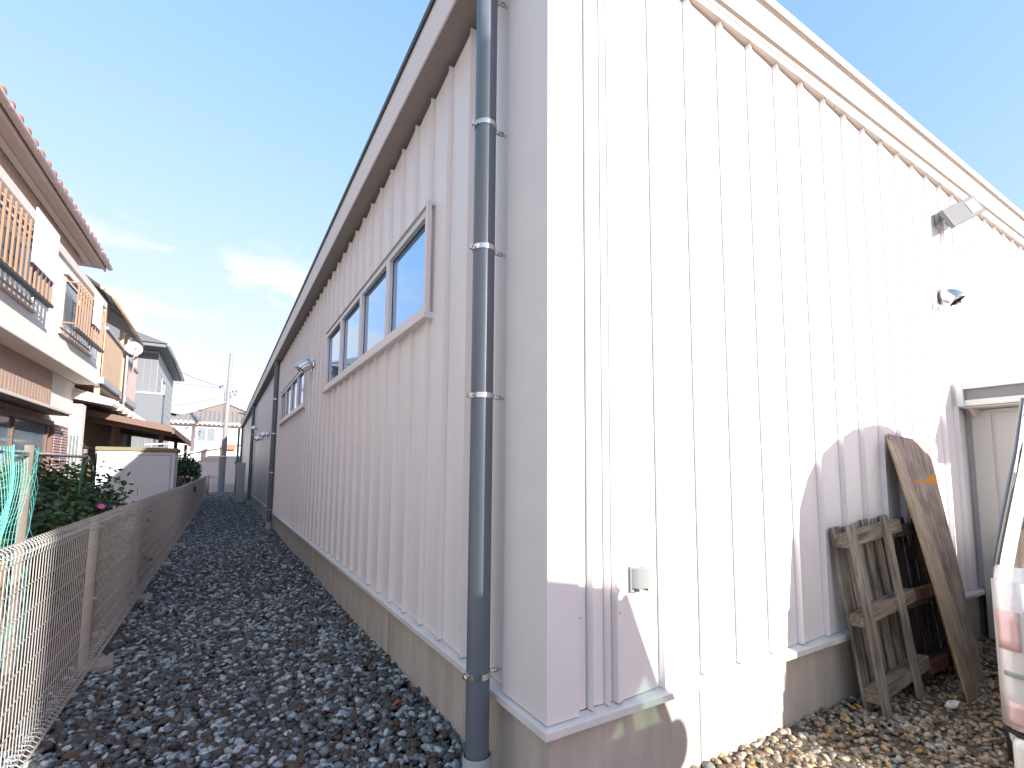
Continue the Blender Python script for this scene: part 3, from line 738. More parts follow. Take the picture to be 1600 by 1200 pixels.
# house frame: x outward (towards the alley), y along, origin on the bay front line
H1 = thing('house', 'two storey cream house with red tiled roof and an overhanging upper floor', 'house', (-2.9/math.cos(R(1.5)), 0, 0), R(-1.5))
c15, s15 = math.cos(R(1.5)), math.sin(R(1.5))
hb = lambda: MB()
E1 = 14.75
mb = hb(); mb.box((-7, 1, 0), (-.40, E1, 3.48)); mb.box((-7, 1, 3.52), (-.2, 13.4, 6.02)); mb.build('wall', M['stucco'], H1)
mb = hb(); mb.box((-.39, 1, 3.48), (0, E1, 5.34)); mb.build('bay', M['stucco'], H1, bevel=.02)
mb = hb(); mb.box((-.2, 1, 5.30), (.045, E1+.02, 5.46)); mb.build('bay_cornice', M['stuccow'], H1, bevel=.01)
mb = hb(); stripes(mb, 1, 13.4, 5.46, 6.0, -.18); mb.build('upper_siding', M['sidbrown'], H1)
mb = hb(); stripes(mb, 1, E1-1.6, 2.78, 3.48, -.375); mb.build('siding', M['sidbrown'], H1)
mb = hb(); stripes(mb, 1, E1-1.6, 2.44, 2.60, -.375); mb.build('siding', M['sidbrown'], H1)
mb = hb(); mb.box((-.2, 1, 5.99), (.10, 13.95, 6.03)); mb.box((.10, 1, 5.94), (.13, 13.95, 6.08)); mb.box((-6.9, 13.75, 5.99), (-.2, 13.95, 6.1)); mb.build('eave', M['eave'], H1)
mb = hb(); mb.box((-.16, 1, 5.96), (-.06, 13.85, 5.989)); mb.build('eave_board', M['stuccow'], H1)
mb = hb()
rows = []
for i in range(10): a = math.pi*i/9; rows.append([(.19-.055*math.cos(a), 1, 6.05-.06*math.sin(a)), (.19-.055*math.cos(a), 13.97, 6.05-.06*math.sin(a))])
mb.sheet(rows); g = mb.build('gutter', M['gutter'], H1); smooth_by_angle(g, 60); md = g.modifiers.new('s', 'SOLIDIFY'); md.thickness = .004
mb = hb()
for k in range(9):
    y = 6.3+k*.95; mb.bar((.13, y, 6.03), (.245, y, 6.0), .012, .006); mb.bar((.245, y, 6.0), (.25, y, 6.07), .012, .006)
mb.each('gutter_bracket', M['steel'], H1, group=2)
# tiled roof: rows of rounded tiles rising away from the alley
mb = hb(); nT = 46; rows = []
for r_ in range(14):
    for e in (0, 1):
        xx = .17-(r_+e)*.27; zz = 6.13+(r_+e)*.12+(.035 if e == 0 else 0)
        row = []
        for k in range(nT*6+1):
            u = 1+k*13.0/(nT*6); ph = (k % 6)/6*2*math.pi; row.append((xx, u, zz+.045*max(0, math.sin(ph))+.01*math.cos(ph)))
        rows.append(row)
mb.sheet(rows)
for k in range(nT):
    u = 1+(k+.25)*13.0/nT; mb.lathe([(0, .012), (.05, .012), (.062, 0), (.062, -.12)], (.18, u, 6.155), 12, (1, 0, 0))
smooth_by_angle(mb.build('roof', M['tilered'], H1), 50)
mb = hb(); mb.box((-.05, 1, 6.04), (.15, 13.95, 6.11)); mb.build('roof_batten', M['eave'], H1)
def grille(u0, u1, z0, z1, H, shutter=True):
    w_ = MB(); w_.box((-.02, u0, z0+.02), (.006, u1, z1)); wo = w_.build('window', M['curtain'], H)
    f = MB(); e = .04
    f.box((.0, u0-e, z0-e), (.03, u1+e, z0)); f.box((.0, u0-e, z1), (.03, u1+e, z1+e)); f.box((.0, u0-e, z0), (.03, u0, z1)); f.box((.0, u1, z0), (.03, u1+e, z1))
    f.box((.0, (u0+u1)/2-.02, z0), (.02, (u0+u1)/2+.02, z1)); f.build('frame', M['stuccow'], wo)
    b = MB(); n_ = int((u1-u0)/.17)
    for i in range(n_+1):
        u = u0+(u1-u0)*i/n_; b.box((.20, u-.013, z0-.02), (.225, u+.013, z1+.02))
    for z in (z0+.05, z1-.03, (z0+z1)/2+.15): b.box((.19, u0-.03, z-.014), (.20, u1+.03, z+.014))
    for u in (u0-.02, u1+.02):
        for z in (z0+.05, z1-.03): b.box((.0, u-.012, z-.012), (.20, u+.012, z+.012))
    b.build('grille_bars', M['grille'], wo)
    r_ = MB(); r_.box((.17, u0-.06, z0-.06), (.25, u1+.06, z0-.02)); r_.build('rail', M['black'], wo)
    h = MB(); h.box((.0, u0-.12, z1+.08), (.07, u1+.12, z1+.12)); h.build('window_hood', M['stuccow'], wo)
    s = MB(); s.box((.0, u0-.1, z0-.17), (.05, u1+.1, z0-.13)); s.build('sill', M['gutter'], wo)
grille(7.0, 10.3, 4.14, 5.02, H1); grille(11.75, 13.75, 4.14, 4.98, H1)
# laundry panels over the grilles
mb = hb(); mb.box((.24, 9.3, 4.45), (.26, 10.3, 5.25)); mb.build('awning_panel', M['dish'], H1)
mb = hb(); mb.box((.24, 12.7, 4.45), (.26, 13.3, 5.12)); mb.build('awning_panel', M['dish'], H1)
# lower pent roof, sashes, shutter
mb = hb(); mb.hexa([(-.40, 1, 2.60), (-.02, 1, 2.58), (-.02, 12.9, 2.58), (-.40, 12.9, 2.60), (-.40, 1, 2.76), (-.02, 1, 2.64), (-.02, 12.9, 2.64), (-.40, 12.9, 2.76)])
mb.build('pent_roof', M['brownbeam'], H1); 
mb = hb(); mb.box((-.02, 1, 2.60), (.03, 12.9, 2.655)); mb.build('pent_edge', M['stuccow'], H1, bevel=.01)
def sash(u0, u1, z0, z1, H):
    w_ = MB(); w_.box((-.40, u0, z0), (-.36, u1, z1)); wo = w_.build('window', M['curtain'], H)
    f = MB()
    n_ = 4
    for i in range(n_+1):
        u = u0+(u1-u0)*i/n_; f.box((-.38, u-.035, z0), (-.33, u+.035, z1))
    f.box((-.38, u0, z1-.02), (-.28, u1+.1, z1+.07)); f.box((-.38, u0, z0-.05), (-.30, u1, z0+.04)); f.build('frame', M['woodpost'], wo, bevel=.005)
sash(6.2, 13.0, .45, 2.42, H1)
mb = hb(); mb.box((-.39, 13.3, .4), (-.33, 14.3, 2.45)); sh = mb.build('shutter', M['woodpost'], H1)
mb = hb()
for k in range(34):
    z = .5+k*.056; mb.box((-.332, 13.36, z), (-.318, 13.76, z+.036)); mb.box((-.332, 13.84, z), (-.318, 14.24, z+.036))
mb.each('louvre_slat', M['pinkw'], sh)
mb = hb(); mb.box((-.38, 14.45, 0), (-.16, E1, 3.0)); mb.build('corner_pillar', M['stucco'], H1, bevel=.02)
mb = hb()
for k in range(4): mb.box((-.385+k*.056, 14.43, 0), (-.345+k*.056, 14.449, 2.3))
mb.build('pillar_slats', M['greysid'], H1)

# brown house 2
H2 = thing('house', 'brown timber house with boarded upper balcony and curved awning', 'house', (-2.75, 15.2, 0))
mb = MB(); mb.box((-5, 0.1, 0), (-.35, 10, 5.2)); mb.build('wall', M['sidlight'], H2)
mb = MB()
stripes(mb, 0.0, 2.5, 3.75, 4.92, .22, .11, .01); mb.box((.18, 0, 3.75), (.199, 2.5, 4.9)); mb.build('balcony_board', M['sidlight'], H2)
mb = MB(); mb.box((.15, -.02, 4.92), (.27, 2.55, 4.99)); mb.box((.12, -.02, 3.60), (.27, 2.55, 3.74)); mb.build('balcony_rail', M['greysidl'], H2)
mb = MB(); stripes(mb, 3.3, 5.4, 3.75, 4.75, .22, .11, .01); mb.build('balcony_board', M['gutter'], H2)
mb = MB(); mb.box((.15, 3.25, 4.75), (.27, 5.45, 4.82)); mb.box((.12, 3.25, 3.55), (.27, 5.45, 3.72)); mb.build('balcony_rail', M['greysidl'], H2)
mb = MB(); mb.box((-.35, -.05, 3.5), (.2, 5.4, 3.60)); mb.build('balcony_floor', M['woodpost'], H2)
mb = MB()
for y in (0.0, 2.6, 3.2, 5.4): mb.box((.10, y, 0 if y > 2 else 3.3), (.2, y+.10, 5.55))
mb.each('balcony_post', M['sidlight'], H2)
mb = MB(); rows = []
for k in range(13):
    a = k/12; xx = .38-1.5*a; zz = 5.62+.75*math.sin(a*math.pi/2); rows.append([(xx, -.45, zz), (xx, 4.6, zz-.05)])
mb.sheet(rows); a_ = mb.build('awning', M['tiledark'], H2, smooth=True); md = a_.modifiers.new('s', 'SOLIDIFY'); md.thickness = .02
mb = MB(); mb.tube([(r_[0][0], -.47, r_[0][2]) for r_ in rows], .035, 8); mb.tube([(.40, -.5, 5.6), (.40, 4.65, 5.55)], .045, 8)
for y in (1, 2, 3, 4): mb.tube([(r_[0][0], y, r_[0][2]-.05) for r_ in rows], .02, 6)
mb.build('awning_frame', M['sidlight'], H2, smooth=True)
mb = MB(); mb.tube([(.26, 3.0, 5.5), (.26, 3.0, 3.1)], .03, 8); mb.build('downpipe', M['greysidl'], H2, smooth=True)
# mid pent roof with tile rolls
mb = MB(); mb.hexa([(-.5, -.6, 3.2), (.55, -.6, 3.02), (.55, 9.5, 3.02), (-.5, 9.5, 3.2), (-.5, -.6, 3.42), (.55, -.6, 3.10), (.55, 9.5, 3.10), (-.5, 9.5, 3.42)])
for k in range(34): mb.tube([(.57, -.45+k*.3, 3.11), (-.5, -.45+k*.3, 3.44)], .06, 6)
mb.build('pent_roof', M['stuccow'], H2)
mb = MB()
for k in range(12): mb.bar((.45, .2+k*.8, 3.0), (.60, .2+k*.8, 3.02), .02, .05)
mb.each('rafter_end', M['stuccow'], H2)
mb = MB(); stripes(mb, 0, 9.4, 2.2, 3.05, -.33, .13, .012); mb.build('siding', M['sidlight'], H2)
for u0, u1 in ((.8, 2.6), (3.4, 5.6), (6.3, 8.5)):
    mb = MB(); mb.box((-.36, u0, .9), (-.335, u1, 2.1)); wo = mb.build('window', M['dglass'], H2)
    mb = MB(); mb.box((-.34, u0-.06, 2.1), (-.26, u1+.06, 2.17)); mb.box((-.34, u0-.06, .84), (-.26, u1+.06, .9)); mb.box((-.33, (u0+u1)/2-.04, .9), (-.30, (u0+u1)/2+.04, 2.1)); mb.build('frame', M['woodpost'], wo)
mb = MB(); mb.box((-2.0, -.02, 0), (-.35, .08, 3.3)); mb.build('end_wall', M['sidlight'], H2)

# satellite dish
d0 = atX(209, 546, -2.35)
ds = thing('satellite_dish', 'white round satellite dish on the brown house balcony', 'satellite dish', d0)
mb = MB(); mb.lathe([(0, 0), (.09, .008), (.16, .028), (.21, .055)], n=24, axis=(.25, -1, .35)); o = smooth_by_angle(mb.build('reflector', M['dish'], ds)); md = o.modifiers.new('s', 'SOLIDIFY'); md.thickness = .01
mb = MB(); mb.tube([(0, 0, -.28), (.08, -.35, -.05)], .012, 6); mb.lathe([(0, -.05), (.035, -.05), (.035, .05), (0, .05)], (.09, -.38, -.02), 10, (.2, -1, .3)); mb.build('feed_arm', M['dish'], ds)
mb = MB(); mb.tube([(0, .05, 0), (0, .12, -.3), (0, .12, -.7)], .02, 8); mb.build('mast', M['steel'], ds)

# carport
cp = thing('carport', 'dark brown flat carport roof on thin posts behind the white cabinet', 'carport', (-2.0, 15.7, 0))
def cz(x): return 2.66+.17*(-1.08-x)/1.82*1.0
P_ = [(-2.95, 15.4), (-1.08, 15.4), (-1.05, 24), (-2.95, 24)]
mb = MB()
zt = [3.02, 2.66, 2.72, 3.0]
mb.hexa([(x+2, y-15.7, z-.16) for (x, y), z in zip(P_, zt)] + [(x+2, y-15.7, z) for (x, y), z in zip(P_, zt)])
mb.build('carport_roof', M['brownbeam'], cp, bevel=.01)
mb = MB(); mb.bar((.94, -.3, 2.52), (.94, 8.3, 2.55), .05, .1)
mb.bar((-.95, .1, 2.78), (.9, .1, 2.5), .06, .12); mb.bar((-.95, 4.1, 2.78), (.9, 4.1, 2.5), .06, .12); mb.each('roof_beam', M['woodpost'], cp)
for x, y in ((.62, .6), (.72, 4.2), (.80, 8.1)):
    mb = MB(); mb.box((x-.05, y-.05, 0), (x+.05, y+.05, 2.55)); mb.build('post', M['woodpost'], cp)
mb = MB(); mb.bar((.45, 2, 2.05), (.85, 2, 2.1), .03, .03); mb.bar((.3, .4, 2.2), (.8, .4, 2.25), .03, .03); mb.each('brace', M['white'], cp)

# grey house 3
H3 = thing('house', 'tall grey sided house with a dark slate roof', 'house', (-2.9, 30, 0))
mb = MB(); mb.box((-7, 0, 0), (0, 9, 7.4)); mb.build('wall', M['greysidl'], H3)
mb = MB()
for k in range(26): mb.box((-7+k*.27, -.03, 0), (-7+k*.27+.25, -.002, 7.3))
mb.build('front_siding', M['greysid'], H3)  # front darker than the side wall, shade put into its colour
mb = MB()
for k in range(16): mb.box((.002, .0, .3+k*.44), (.018, 9, .3+k*.44+.42))
mb.build('lap_siding', M['greysidl'], H3)
mb = MB(); mb.hexa([(-7.5, -1.3, 7.40), (.42, -1.3, 7.40), (.42, 9.5, 7.40), (-7.5, 9.5, 7.40), (-7.5, -1.3, 7.58), (.42, -1.3, 7.58), (.42, 9.5, 7.58), (-7.5, 9.5, 7.58)])
mb.build('eave', M['greysid'], H3)
mb = MB(); mb.add([(.5, -1.4, 7.56), (.5, 9.6, 7.56), (-3.5, -1.4, 8.9), (-3.5, 9.6, 8.9), (-7.6, -1.4, 7.56), (-7.6, 9.6, 7.56)], [(0, 1, 3, 2), (2, 3, 5, 4), (0, 2, 4), (1, 5, 3)])
mb.build('roof', M['tiledark'], H3)
mb = MB(); mb.tube([(.5, -1.4, 7.50), (.5, 9.6, 7.50)], .09, 10); mb.build('gutter', mat('grey gutter', (.30, .34, .38), .4), H3, smooth=True)
mb = MB(); mb.box((.0, 2.3, 4.9), (.03, 3.6, 6.3)); wo = mb.build('window', M['dglass'], H3)
mb = MB(); mb.box((.0, 2.2, 4.8), (.06, 3.7, 4.9)); mb.box((.0, 2.2, 6.3), (.06, 3.7, 6.4)); mb.box((.0, 2.2, 4.9), (.06, 2.3, 6.3)); mb.box((.0, 3.6, 4.9), (.06, 3.7, 6.3)); mb.build('frame', M['greysidl'], wo)
mb = MB(); mb.box((-1.3, -.5, 3.3), (.35, 0.3, 5.2)); mb.build('balcony', M['greysid'], H3)
mb = MB(); mb.box((-1.33, -.53, 5.2), (.38, .33, 5.28)); mb.build('balcony_rail', M['greysidl'], H3)

# far white house with kawara roof
H4 = thing('house', 'white two storey house with grey tiled hip roof beyond the end of the alley', 'house', (-.6, 48, 0))
mb = MB(); mb.box((-3.0, 0, 0), (3.2, 7, 5.4)); mb.box((-5.2, 1.2, 0), (-3.0, 7, 5.0)); mb.build('wall', M['white'], H4)
mb = MB()
A = [(-2.9, -.6, 5.45), (3.6, -.6, 5.45), (1.6, 2.6, 6.9), (.3, 2.6, 7.2)]
rows = []
nk = 22
for k in range(nk*6+1):
    t_ = k/(nk*6); ph = (k % 6)/6*2*math.pi; b_ = .09*max(0, math.sin(ph))
    x = -3.3+t_*7.2; topx = x; h = min(1, (x+3.6)/2.6, (4.2-x)/2.6); h = max(.12, h)
    rows.append([(x, -.65, 5.45+b_), (x, -.65+2.6*h, 5.45+1.15*h+b_)])
mb.sheet(rows); mb.add([(-3.3, -.66, 5.35), (3.9, -.66, 5.35), (3.9, -.66, 5.46), (-3.3, -.66, 5.46)], [(0, 1, 2, 3)])
mb.build('roof', M['tilegrey'], H4)
mb = MB(); mb.add([(-1.3, 1.9, 6.6), (.75, 1.5, 7.35), (2.8, 1.9, 6.6), (-1.3, 6, 6.6), (.75, 6, 7.35), (2.8, 6, 6.6)], [(0, 1, 4, 3), (1, 2, 5, 4), (0, 2, 1)])
mb.build('roof_gable', M['tilegrey'], H4)
mb = MB(); mb.bar((-1.35, 1.8, 6.62), (.75, 1.4, 7.42), .12, .14); mb.bar((.75, 1.4, 7.42), (2.85, 1.8, 6.62), .12, .14); mb.build('gable_ridge', M['gutter'], H4)
mb = MB(); mb.box((-3.3, -.68, 5.28), (3.9, -.58, 5.36)); mb.build('gutter', M['gutter'], H4)
mb = MB(); mb.hexa([(-5.6, .8, 5.0), (-3.0, .8, 5.0), (-3.0, 7, 5.0), (-5.6, 7, 5.0), (-5.6, .8, 5.05), (-3.0, 1.2, 5.7), (-3.0, 7, 5.7), (-5.6, 7, 5.05)]); mb.build('roof', M['gutter'], H4)
for x0, x1, z0, z1, m_ in ((-1.05, .1, 3.9, 5.0, 'curtain'), (-4.3, -3.5, 3.7, 4.5, 'dglass')):
    yy = -.03 if x0 > -3 else 1.17
    mb = MB(); mb.box((x0, yy, z0), (x1, yy+.04, z1)); wo = mb.build('window', M[m_], H4)
    mb = MB(); mb.box((x0-.08, yy-.02, z0-.08), (x1+.08, yy+.03, z0)); mb.box((x0-.08, yy-.02, z1), (x1+.08, yy+.03, z1+.08)); mb.box(((x0+x1)/2-.04, yy-.02, z0), ((x0+x1)/2+.04, yy+.03, z1)); mb.build('frame', M['white'], wo)
# low annex in front
H5 = thing('annex', 'low white annex with a brown fascia in front of the far white house', 'building', (-.6, 45, 0))
mb = MB(); mb.box((-1.9, 0, 0), (2.6, 2.4, 2.55)); mb.build('wall', M['white'], H5)
mb = MB(); mb.add([(-2.9, -.3, 2.45), (2.8, -.3, 3.75), (2.8, 2.6, 3.75), (-2.9, 2.6, 2.45), (-2.9, -.3, 2.55), (2.8, -.3, 3.9), (2.8, 2.6, 3.9), (-2.9, 2.6, 2.55)], [(0,3,2,1),(4,5,6,7),(0,1,5,4),(1,2,6,5),(2,3,7,6),(3,0,4,7)]); mb.build('lean_to_roof', M['gutter'], H5)
mb = MB(); mb.add([(-1.9, 0, 2.55), (2.6, 0, 2.55), (2.6, 0, 3.7), (-1.9, 0, 2.68)], [(0, 1, 2, 3)]); mb.build('gable_wall', M['white'], H5)
mb = MB(); mb.box((-.9, -.02, 2.2), (.55, -.0, 2.5)); mb.build('brown_band', M['gutter'], H5)
mb = MB(); mb.box((.85, -.35, 3.15), (1.55, -.02, 3.55)); mb.build('red_awning', mat('terracotta awning', (.50, .14, .06), .6), H5)
gt = thing('house_gate', 'small brown framed gate at the end of the alley', 'gate', (-.35, 43.5, 0))
mb = MB()
for x in (-.6, 0, .6): mb.box((x-.04, -.04, 0), (x+.04, .04, 1.1))
mb.box((-.6, -.03, .98), (.6, .03, 1.1)); mb.box((-.6, -.03, .5), (.6, .03, .58)); mb.build('gate_frame', M['gutter'], gt)
mb = MB(); mb.box((-.56, -.015, .58), (-.04, .015, .98)); mb.box((.04, -.015, .58), (.56, .015, .98)); mb.build('gate_panel', M['white'], gt)
mb = MB(); mb.box((-2.2, 0, -.1), (3, .15, .55)); o = mb.build('low_wall', M['stuccow'], bevel=.01); o.location = (0, 42.4, 0); tag(o, 'low pale boundary wall across the far end of the alley', 'wall')
# small pale house left of pole, far
H6 = thing('house', 'small white gabled house showing between the grey house and tiled roof', 'house', (-4.2, 55, 0))
mb = MB(); mb.box((-3, 0, 0), (2, 6, 6.3)); mb.add([(-3.3, -.2, 7.0), (2.3, -.2, 6.2), (2.3, 6, 6.2), (-3.3, 6, 7.0)], [(0, 1, 2, 3)]); mb.build('wall', M['white'], H6)
mb = MB(); mb.hexa([(-3.4, -.4, 7.5), (2.6, -.4, 6.2), (2.6, 6.4, 6.2), (-3.4, 6.4, 7.5), (-3.4, -.4, 7.62), (2.6, -.4, 6.32), (2.6, 6.4, 6.32), (-3.4, 6.4, 7.62)]); mb.build('roof', M['tilegrey'], H6)

# utility pole and wires
up_ = thing('utility_pole', 'tall pale concrete utility pole at the end of the alley', 'pole', (.16, 40.6, 0))
mb = MB(); mb.tube([(0, 0, -.1), (.12, 0, 9.9)], [.20, .11], 20); smooth_by_angle(mb.build('shaft', M['pole'], up_))
mb = MB(); mb.lathe([(.212, 0), (.205, 1.45)], n=20); smooth_by_angle(mb.build('base_wrap', M['poleb'], up_))
mb = MB()
for z, w_ in ((8.35, .75), (8.0, .45), (7.1, .5), (6.7, .4)): mb.box((-.05-w_*.2, -.04, z), (w_*.9, .04, z+.05))
mb.each('crossarm', M['steel'], up_)
mb = MB()
for x, z in ((-.45, 7.35), (-.3, 7.4), (.15, 6.95), (.35, 7.05), (.5, 6.85), (.55, 7.1), (.25, 6.7)): mb.lathe([(0, 0), (.07, .02), (.04, .07), (.07, .12), (0, .16)], (x, -.08, z), 10)
mb.box((-.5, -.04, 7.3), (.05, .0, 7.36)); mb.tube([(-.12, -.12, 7.2), (-.16, -.15, 4.2), (-.2, -.15, 1.5)], .03, 6)
mb.build('insulator', M['insul'], up_)
mb = MB()
for z in (2.6, 3.3, 4.0, 4.7): mb.box((-.02, -.24, z), (.02, -.05, z+.03)) ; mb.box((-.23, -.02, z+.35), (.23, .02, z+.38))
mb.box((-.28, -.2, 2.5), (.28, -.16, 2.54)); mb.each('step_bolt', M['steel'], up_)
def wire(p, q, sag, label, r=.012):
    p, q = Vector(p), Vector(q); mb = MB()
    mb.tube([p.lerp(q, i/16) + Vector((0, 0, -sag*4*(i/16)*(1-i/16))) for i in range(17)], r, 5); o = mb.build('overhead_wire', M['cable']); tag(o, label, 'wire', 'overhead wires')
wire((-.2, 40.5, 7.4), (-2.4, 37, 7.62), .05, 'overhead wire from the pole to the grey house, upper one', .014)
wire((-.2, 40.5, 7.3), (-12, 36, 7.9), .25, 'overhead wire from the pole passing behind the grey house roof', .010)
wire((-.1, 40.5, 6.7), (-11, 44, 5.0), .4, 'lowest overhead wire slanting down left from the pole', .010)

# dark posts by the far end of the warehouse
mb = MB(); mb.tube([(1.0, 38.9, 0), (1.0, 38.9, 4.4)], .07, 10); o = mb.build('steel_post', M['pvc'], smooth=True); tag(o, 'dark slender post at the far end of the warehouse', 'post')
t = thing('far_sapling', 'small bright green sapling seen past the far end of the warehouse', 'tree', (1.25, 41.5, 0))
leafcloud('crown', 500, (0, 0, 2.1), (.3, .3, .9), M['leaf2'], .12, 5, t); mb = MB(); mb.tube([(0, 0, 0), (.02, 0, 2.2)], [.03, .015], 6); mb.build('trunk', M['stem'], t)
mb = MB(); mb.tube([(-.58, 36.6, 0), (-.55, 36.6, 1.25)], .07, 10); o = mb.build('gate_post', M['sleeve'], smooth=True); tag(o, 'blue grey post where the mesh fence ends', 'post')

# ------------------------------------------------------------------ right side: garden shed
xs = 6.10
sd_ = thing('storage_shed', 'cream steel storage shed with grey banded roof edge at the right', 'shed', (xs, .3, 0))
ys0 = 0; ys1 = Y0-.06-.3
mb = MB(); mb.box((0, ys0, .06), (2.2, ys1, 2.16)); mb.build('shed_body', M['shed'], sd_, bevel=.006)
mb = MB(); mb.box((-.012, ys1-.14, .06), (-.001, ys1+.0, 2.14))
w_ = (ys1-.15)/4
for k in range(4): mb.box((-.009, k*w_, .08), (-.001, (k+1)*w_-.010, 2.12))
mb.build('side_panel', M['shed'], sd_, bevel=.003)
mb = MB(); mb.box((-.27, ys0-.1, 2.335), (2.3, ys1+.02, 2.40)); mb.box((-.25, ys0-.1, 2.18), (2.3, ys1+.02, 2.235)); mb.box((-.274, ys1-.03, 2.176), (-.15, ys1+.024, 2.404)); mb.build('roof_edge', M['shedw'], sd_, bevel=.006)
mb = MB(); mb.box((-.235, ys0-.08, 2.236), (2.3, ys1-.031, 2.334)); mb.build('roof_band', M['shedgrey'], sd_)
mb = MB(); mb.box((-.22, ys0, 2.165), (2.2, ys1, 2.178)); mb.build('roof_underside', M['shed'], sd_)
mb = MB()
mb.add([(-.2, ys1-.06, 2.164), (-.0, ys1-.06, 2.164), (-.0, ys1-.06, 2.07), (-.2, ys1-.03, 2.164), (0, ys1-.03, 2.164), (0, ys1-.03, 2.07)], [(0, 1, 2), (3, 5, 4), (0, 2, 5, 3), (1, 4, 5, 2)]); mb.build('eave_bracket', M['gutter'], sd_)

# pallets and boards leaning on the right wall
def frame_obj(name, label, cat, a, b, c, group=None):
    """root at a (foot left), x axis towards b (foot right), z axis towards c (top left)"""
    a, b, c = Vector(a), Vector(b), Vector(c); X = (b-a).normalized(); Z = (c-a); Z = (Z-Z.dot(X)*X).normalized(); Y = Z.cross(X)
    t = thing(name, label, cat, a, group=group); t.rotation_mode = 'QUATERNION'
    t.rotation_quaternion = Matrix(((X.x, Y.x, Z.x), (X.y, Y.y, Z.y), (X.z, Y.z, Z.z))).to_quaternion(); return t
def pallet(t, W, H, nb, seed, wood, woodx, front=True, edge=None):
    rg = random.Random(seed)
    # back deck boards (touching the wall side, +Y local), blocks/bearers crosswise, front boards
    xs_ = 0
    for k in range(nb):
        x = k*(W-.10)/(nb-1); mb = MB(); mb.box((x, .105, rg.uniform(0, .02)), (x+.085+rg.uniform(0, .02), .122, H-rg.uniform(0, .02))); mb.build('deck_board', wood, t, bevel=.003)
    for z in (.10, H*.5-.03, H-.13):
        mb = MB(); mb.box((.0, .018, z), (W, .104, z+.085)); mb.build('bearer', woodx, t, bevel=.004)
    if front:
        for x in (.0, .60*W):
            mb = MB(); mb.box((x, 0, -.005 if x else .02), (x+.098, .017, H+.01)); mb.build('bottom_board', wood, t, bevel=.003)
# front pallet: use pixels for its four corners
fl = atZ(1357, 1120, .02); fl = Vector((3.56, 1.60, .0))
pt1 = frame_obj('wooden_pallet', 'weathered grey wooden pallet leaning in front against the right wall', 'pallet', atZ(1386, 1131, .02), atZ(1386, 1131, .02)+Vector((.7, .01, .058)), atY(1327, 823, 1.66), group='pallets leaning on the right wall')
pallet(pt1, .80, 1.19, 6, 2, M['woodg'], M['woodgx'])
pt2 = frame_obj('wooden_pallet', 'dark brown old pallet standing behind the plywood boards', 'pallet', (4.15, 1.56, .03), (5.2, 1.58, .03), (4.20, 1.69, 1.24), group='pallets leaning on the right wall')
pallet(pt2, 1.05, 1.2, 7, 5, M['woodd'], M['woodd'], front=False)
mb = MB(); mb.box((.2, -.01, .62), (.5, .03, .70)); mb.build('red_block', M['brick'], pt2, bevel=.004)
mb = MB(); mb.box((.2, -.01, .12), (.5, .03, .20)); mb.build('red_block', M['brick'], pt2, bevel=.004)
# plywood sheets
def board(name, label, pts, th, m, grp=None):
    """pts: bottom-left, bottom-right, top-right, top-left (world)"""
    P_ = [Vector(p) for p in pts]; nrm = (P_[1]-P_[0]).cross(P_[3]-P_[0]).normalized()
    if nrm.y > 0: nrm = -nrm
    o0 = P_[0]; mb = MB(); nu, nv = 4, 14
    F_ = [[(P_[0].lerp(P_[1], i/nu)).lerp(P_[3].lerp(P_[2], i/nu), j/nv)-o0+nrm*(.012*math.sin(math.pi*j/nv)) for i in range(nu+1)] for j in range(nv+1)]
    B_ = [[p-nrm*th for p in r_] for r_ in F_]
    mb.sheet(F_); mb.sheet([r_[::-1] for r_ in B_])
    mb.cur = 1
    mb.sheet([[F_[j][0], B_[j][0]] for j in range(nv+1)]); mb.sheet([[B_[j][nu], F_[j][nu]] for j in range(nv+1)])
    mb.sheet([F_[0][::-1], B_[0][::-1]]); mb.sheet([F_[nv], B_[nv]])
    o = mb.build(name, [m, M['woode']]); o.location = o0; tag(o, label, 'board', grp); return o, nrm
bA, nA = board('plywood_board', 'wide weathered plywood board with an orange paint splash', [atZ(1500, 1066, .03), atZ(1540, 1066, .03), atY(1448, 690, 1.762), atY(1388, 678, 1.765)], .012, M['ply'], 'plywood boards leaning on the right wall')
bB, nB = board('plywood_board', 'narrow pale split plywood board in front of the wide board', [atZ(1515, 1101, .02), atZ(1535, 1085, .02), atY(1408, 705, 1.715), atY(1386.5, 684, 1.735)], .012, M['ply2'], 'plywood boards leaning on the right wall')
# orange splash on the wide board
d = ray(1440, 748); a0 = bA.location; tt = (a0-CP).dot(nA)/d.dot(nA); 
def onA(px, py, off=.014+.004):
    d = ray(px, py); t_ = ((a0+nA*off)-CP).dot(nA)/d.dot(nA); return CP+d*t_
sp = [(1429, 753), (1436, 750), (1446, 750), (1452, 744), (1460, 740), (1463, 742), (1465, 756), (1458, 757), (1450, 754), (1440, 753), (1431, 755.5)]
mb = MB(); pp = [onA(*q)-bA.location for q in sp]; n_ = len(pp)
mb.add(pp + [p-nA*.003 for p in pp], [tuple(range(n_))] + [(i, (i+1) % n_, n_+(i+1) % n_, n_+i) for i in range(n_)]); mb.build('paint_splash', M['orange'], bA)
mb = MB(); mb.sheet([[(x*.05+.01*math.sin(y*3), y*.025, .012*math.sin(x*2.1+y)) for x in range(-1, 2)] for y in range(-1, 2)]); o = mb.build('paper_scrap', M['paper']); o.location = atZ(1488, 1099, .05); md = o.modifiers.new('s', 'SOLIDIFY'); md.thickness = .012
tag(o, 'crumpled white scrap on the shaded gravel by the board foot', 'scrap')
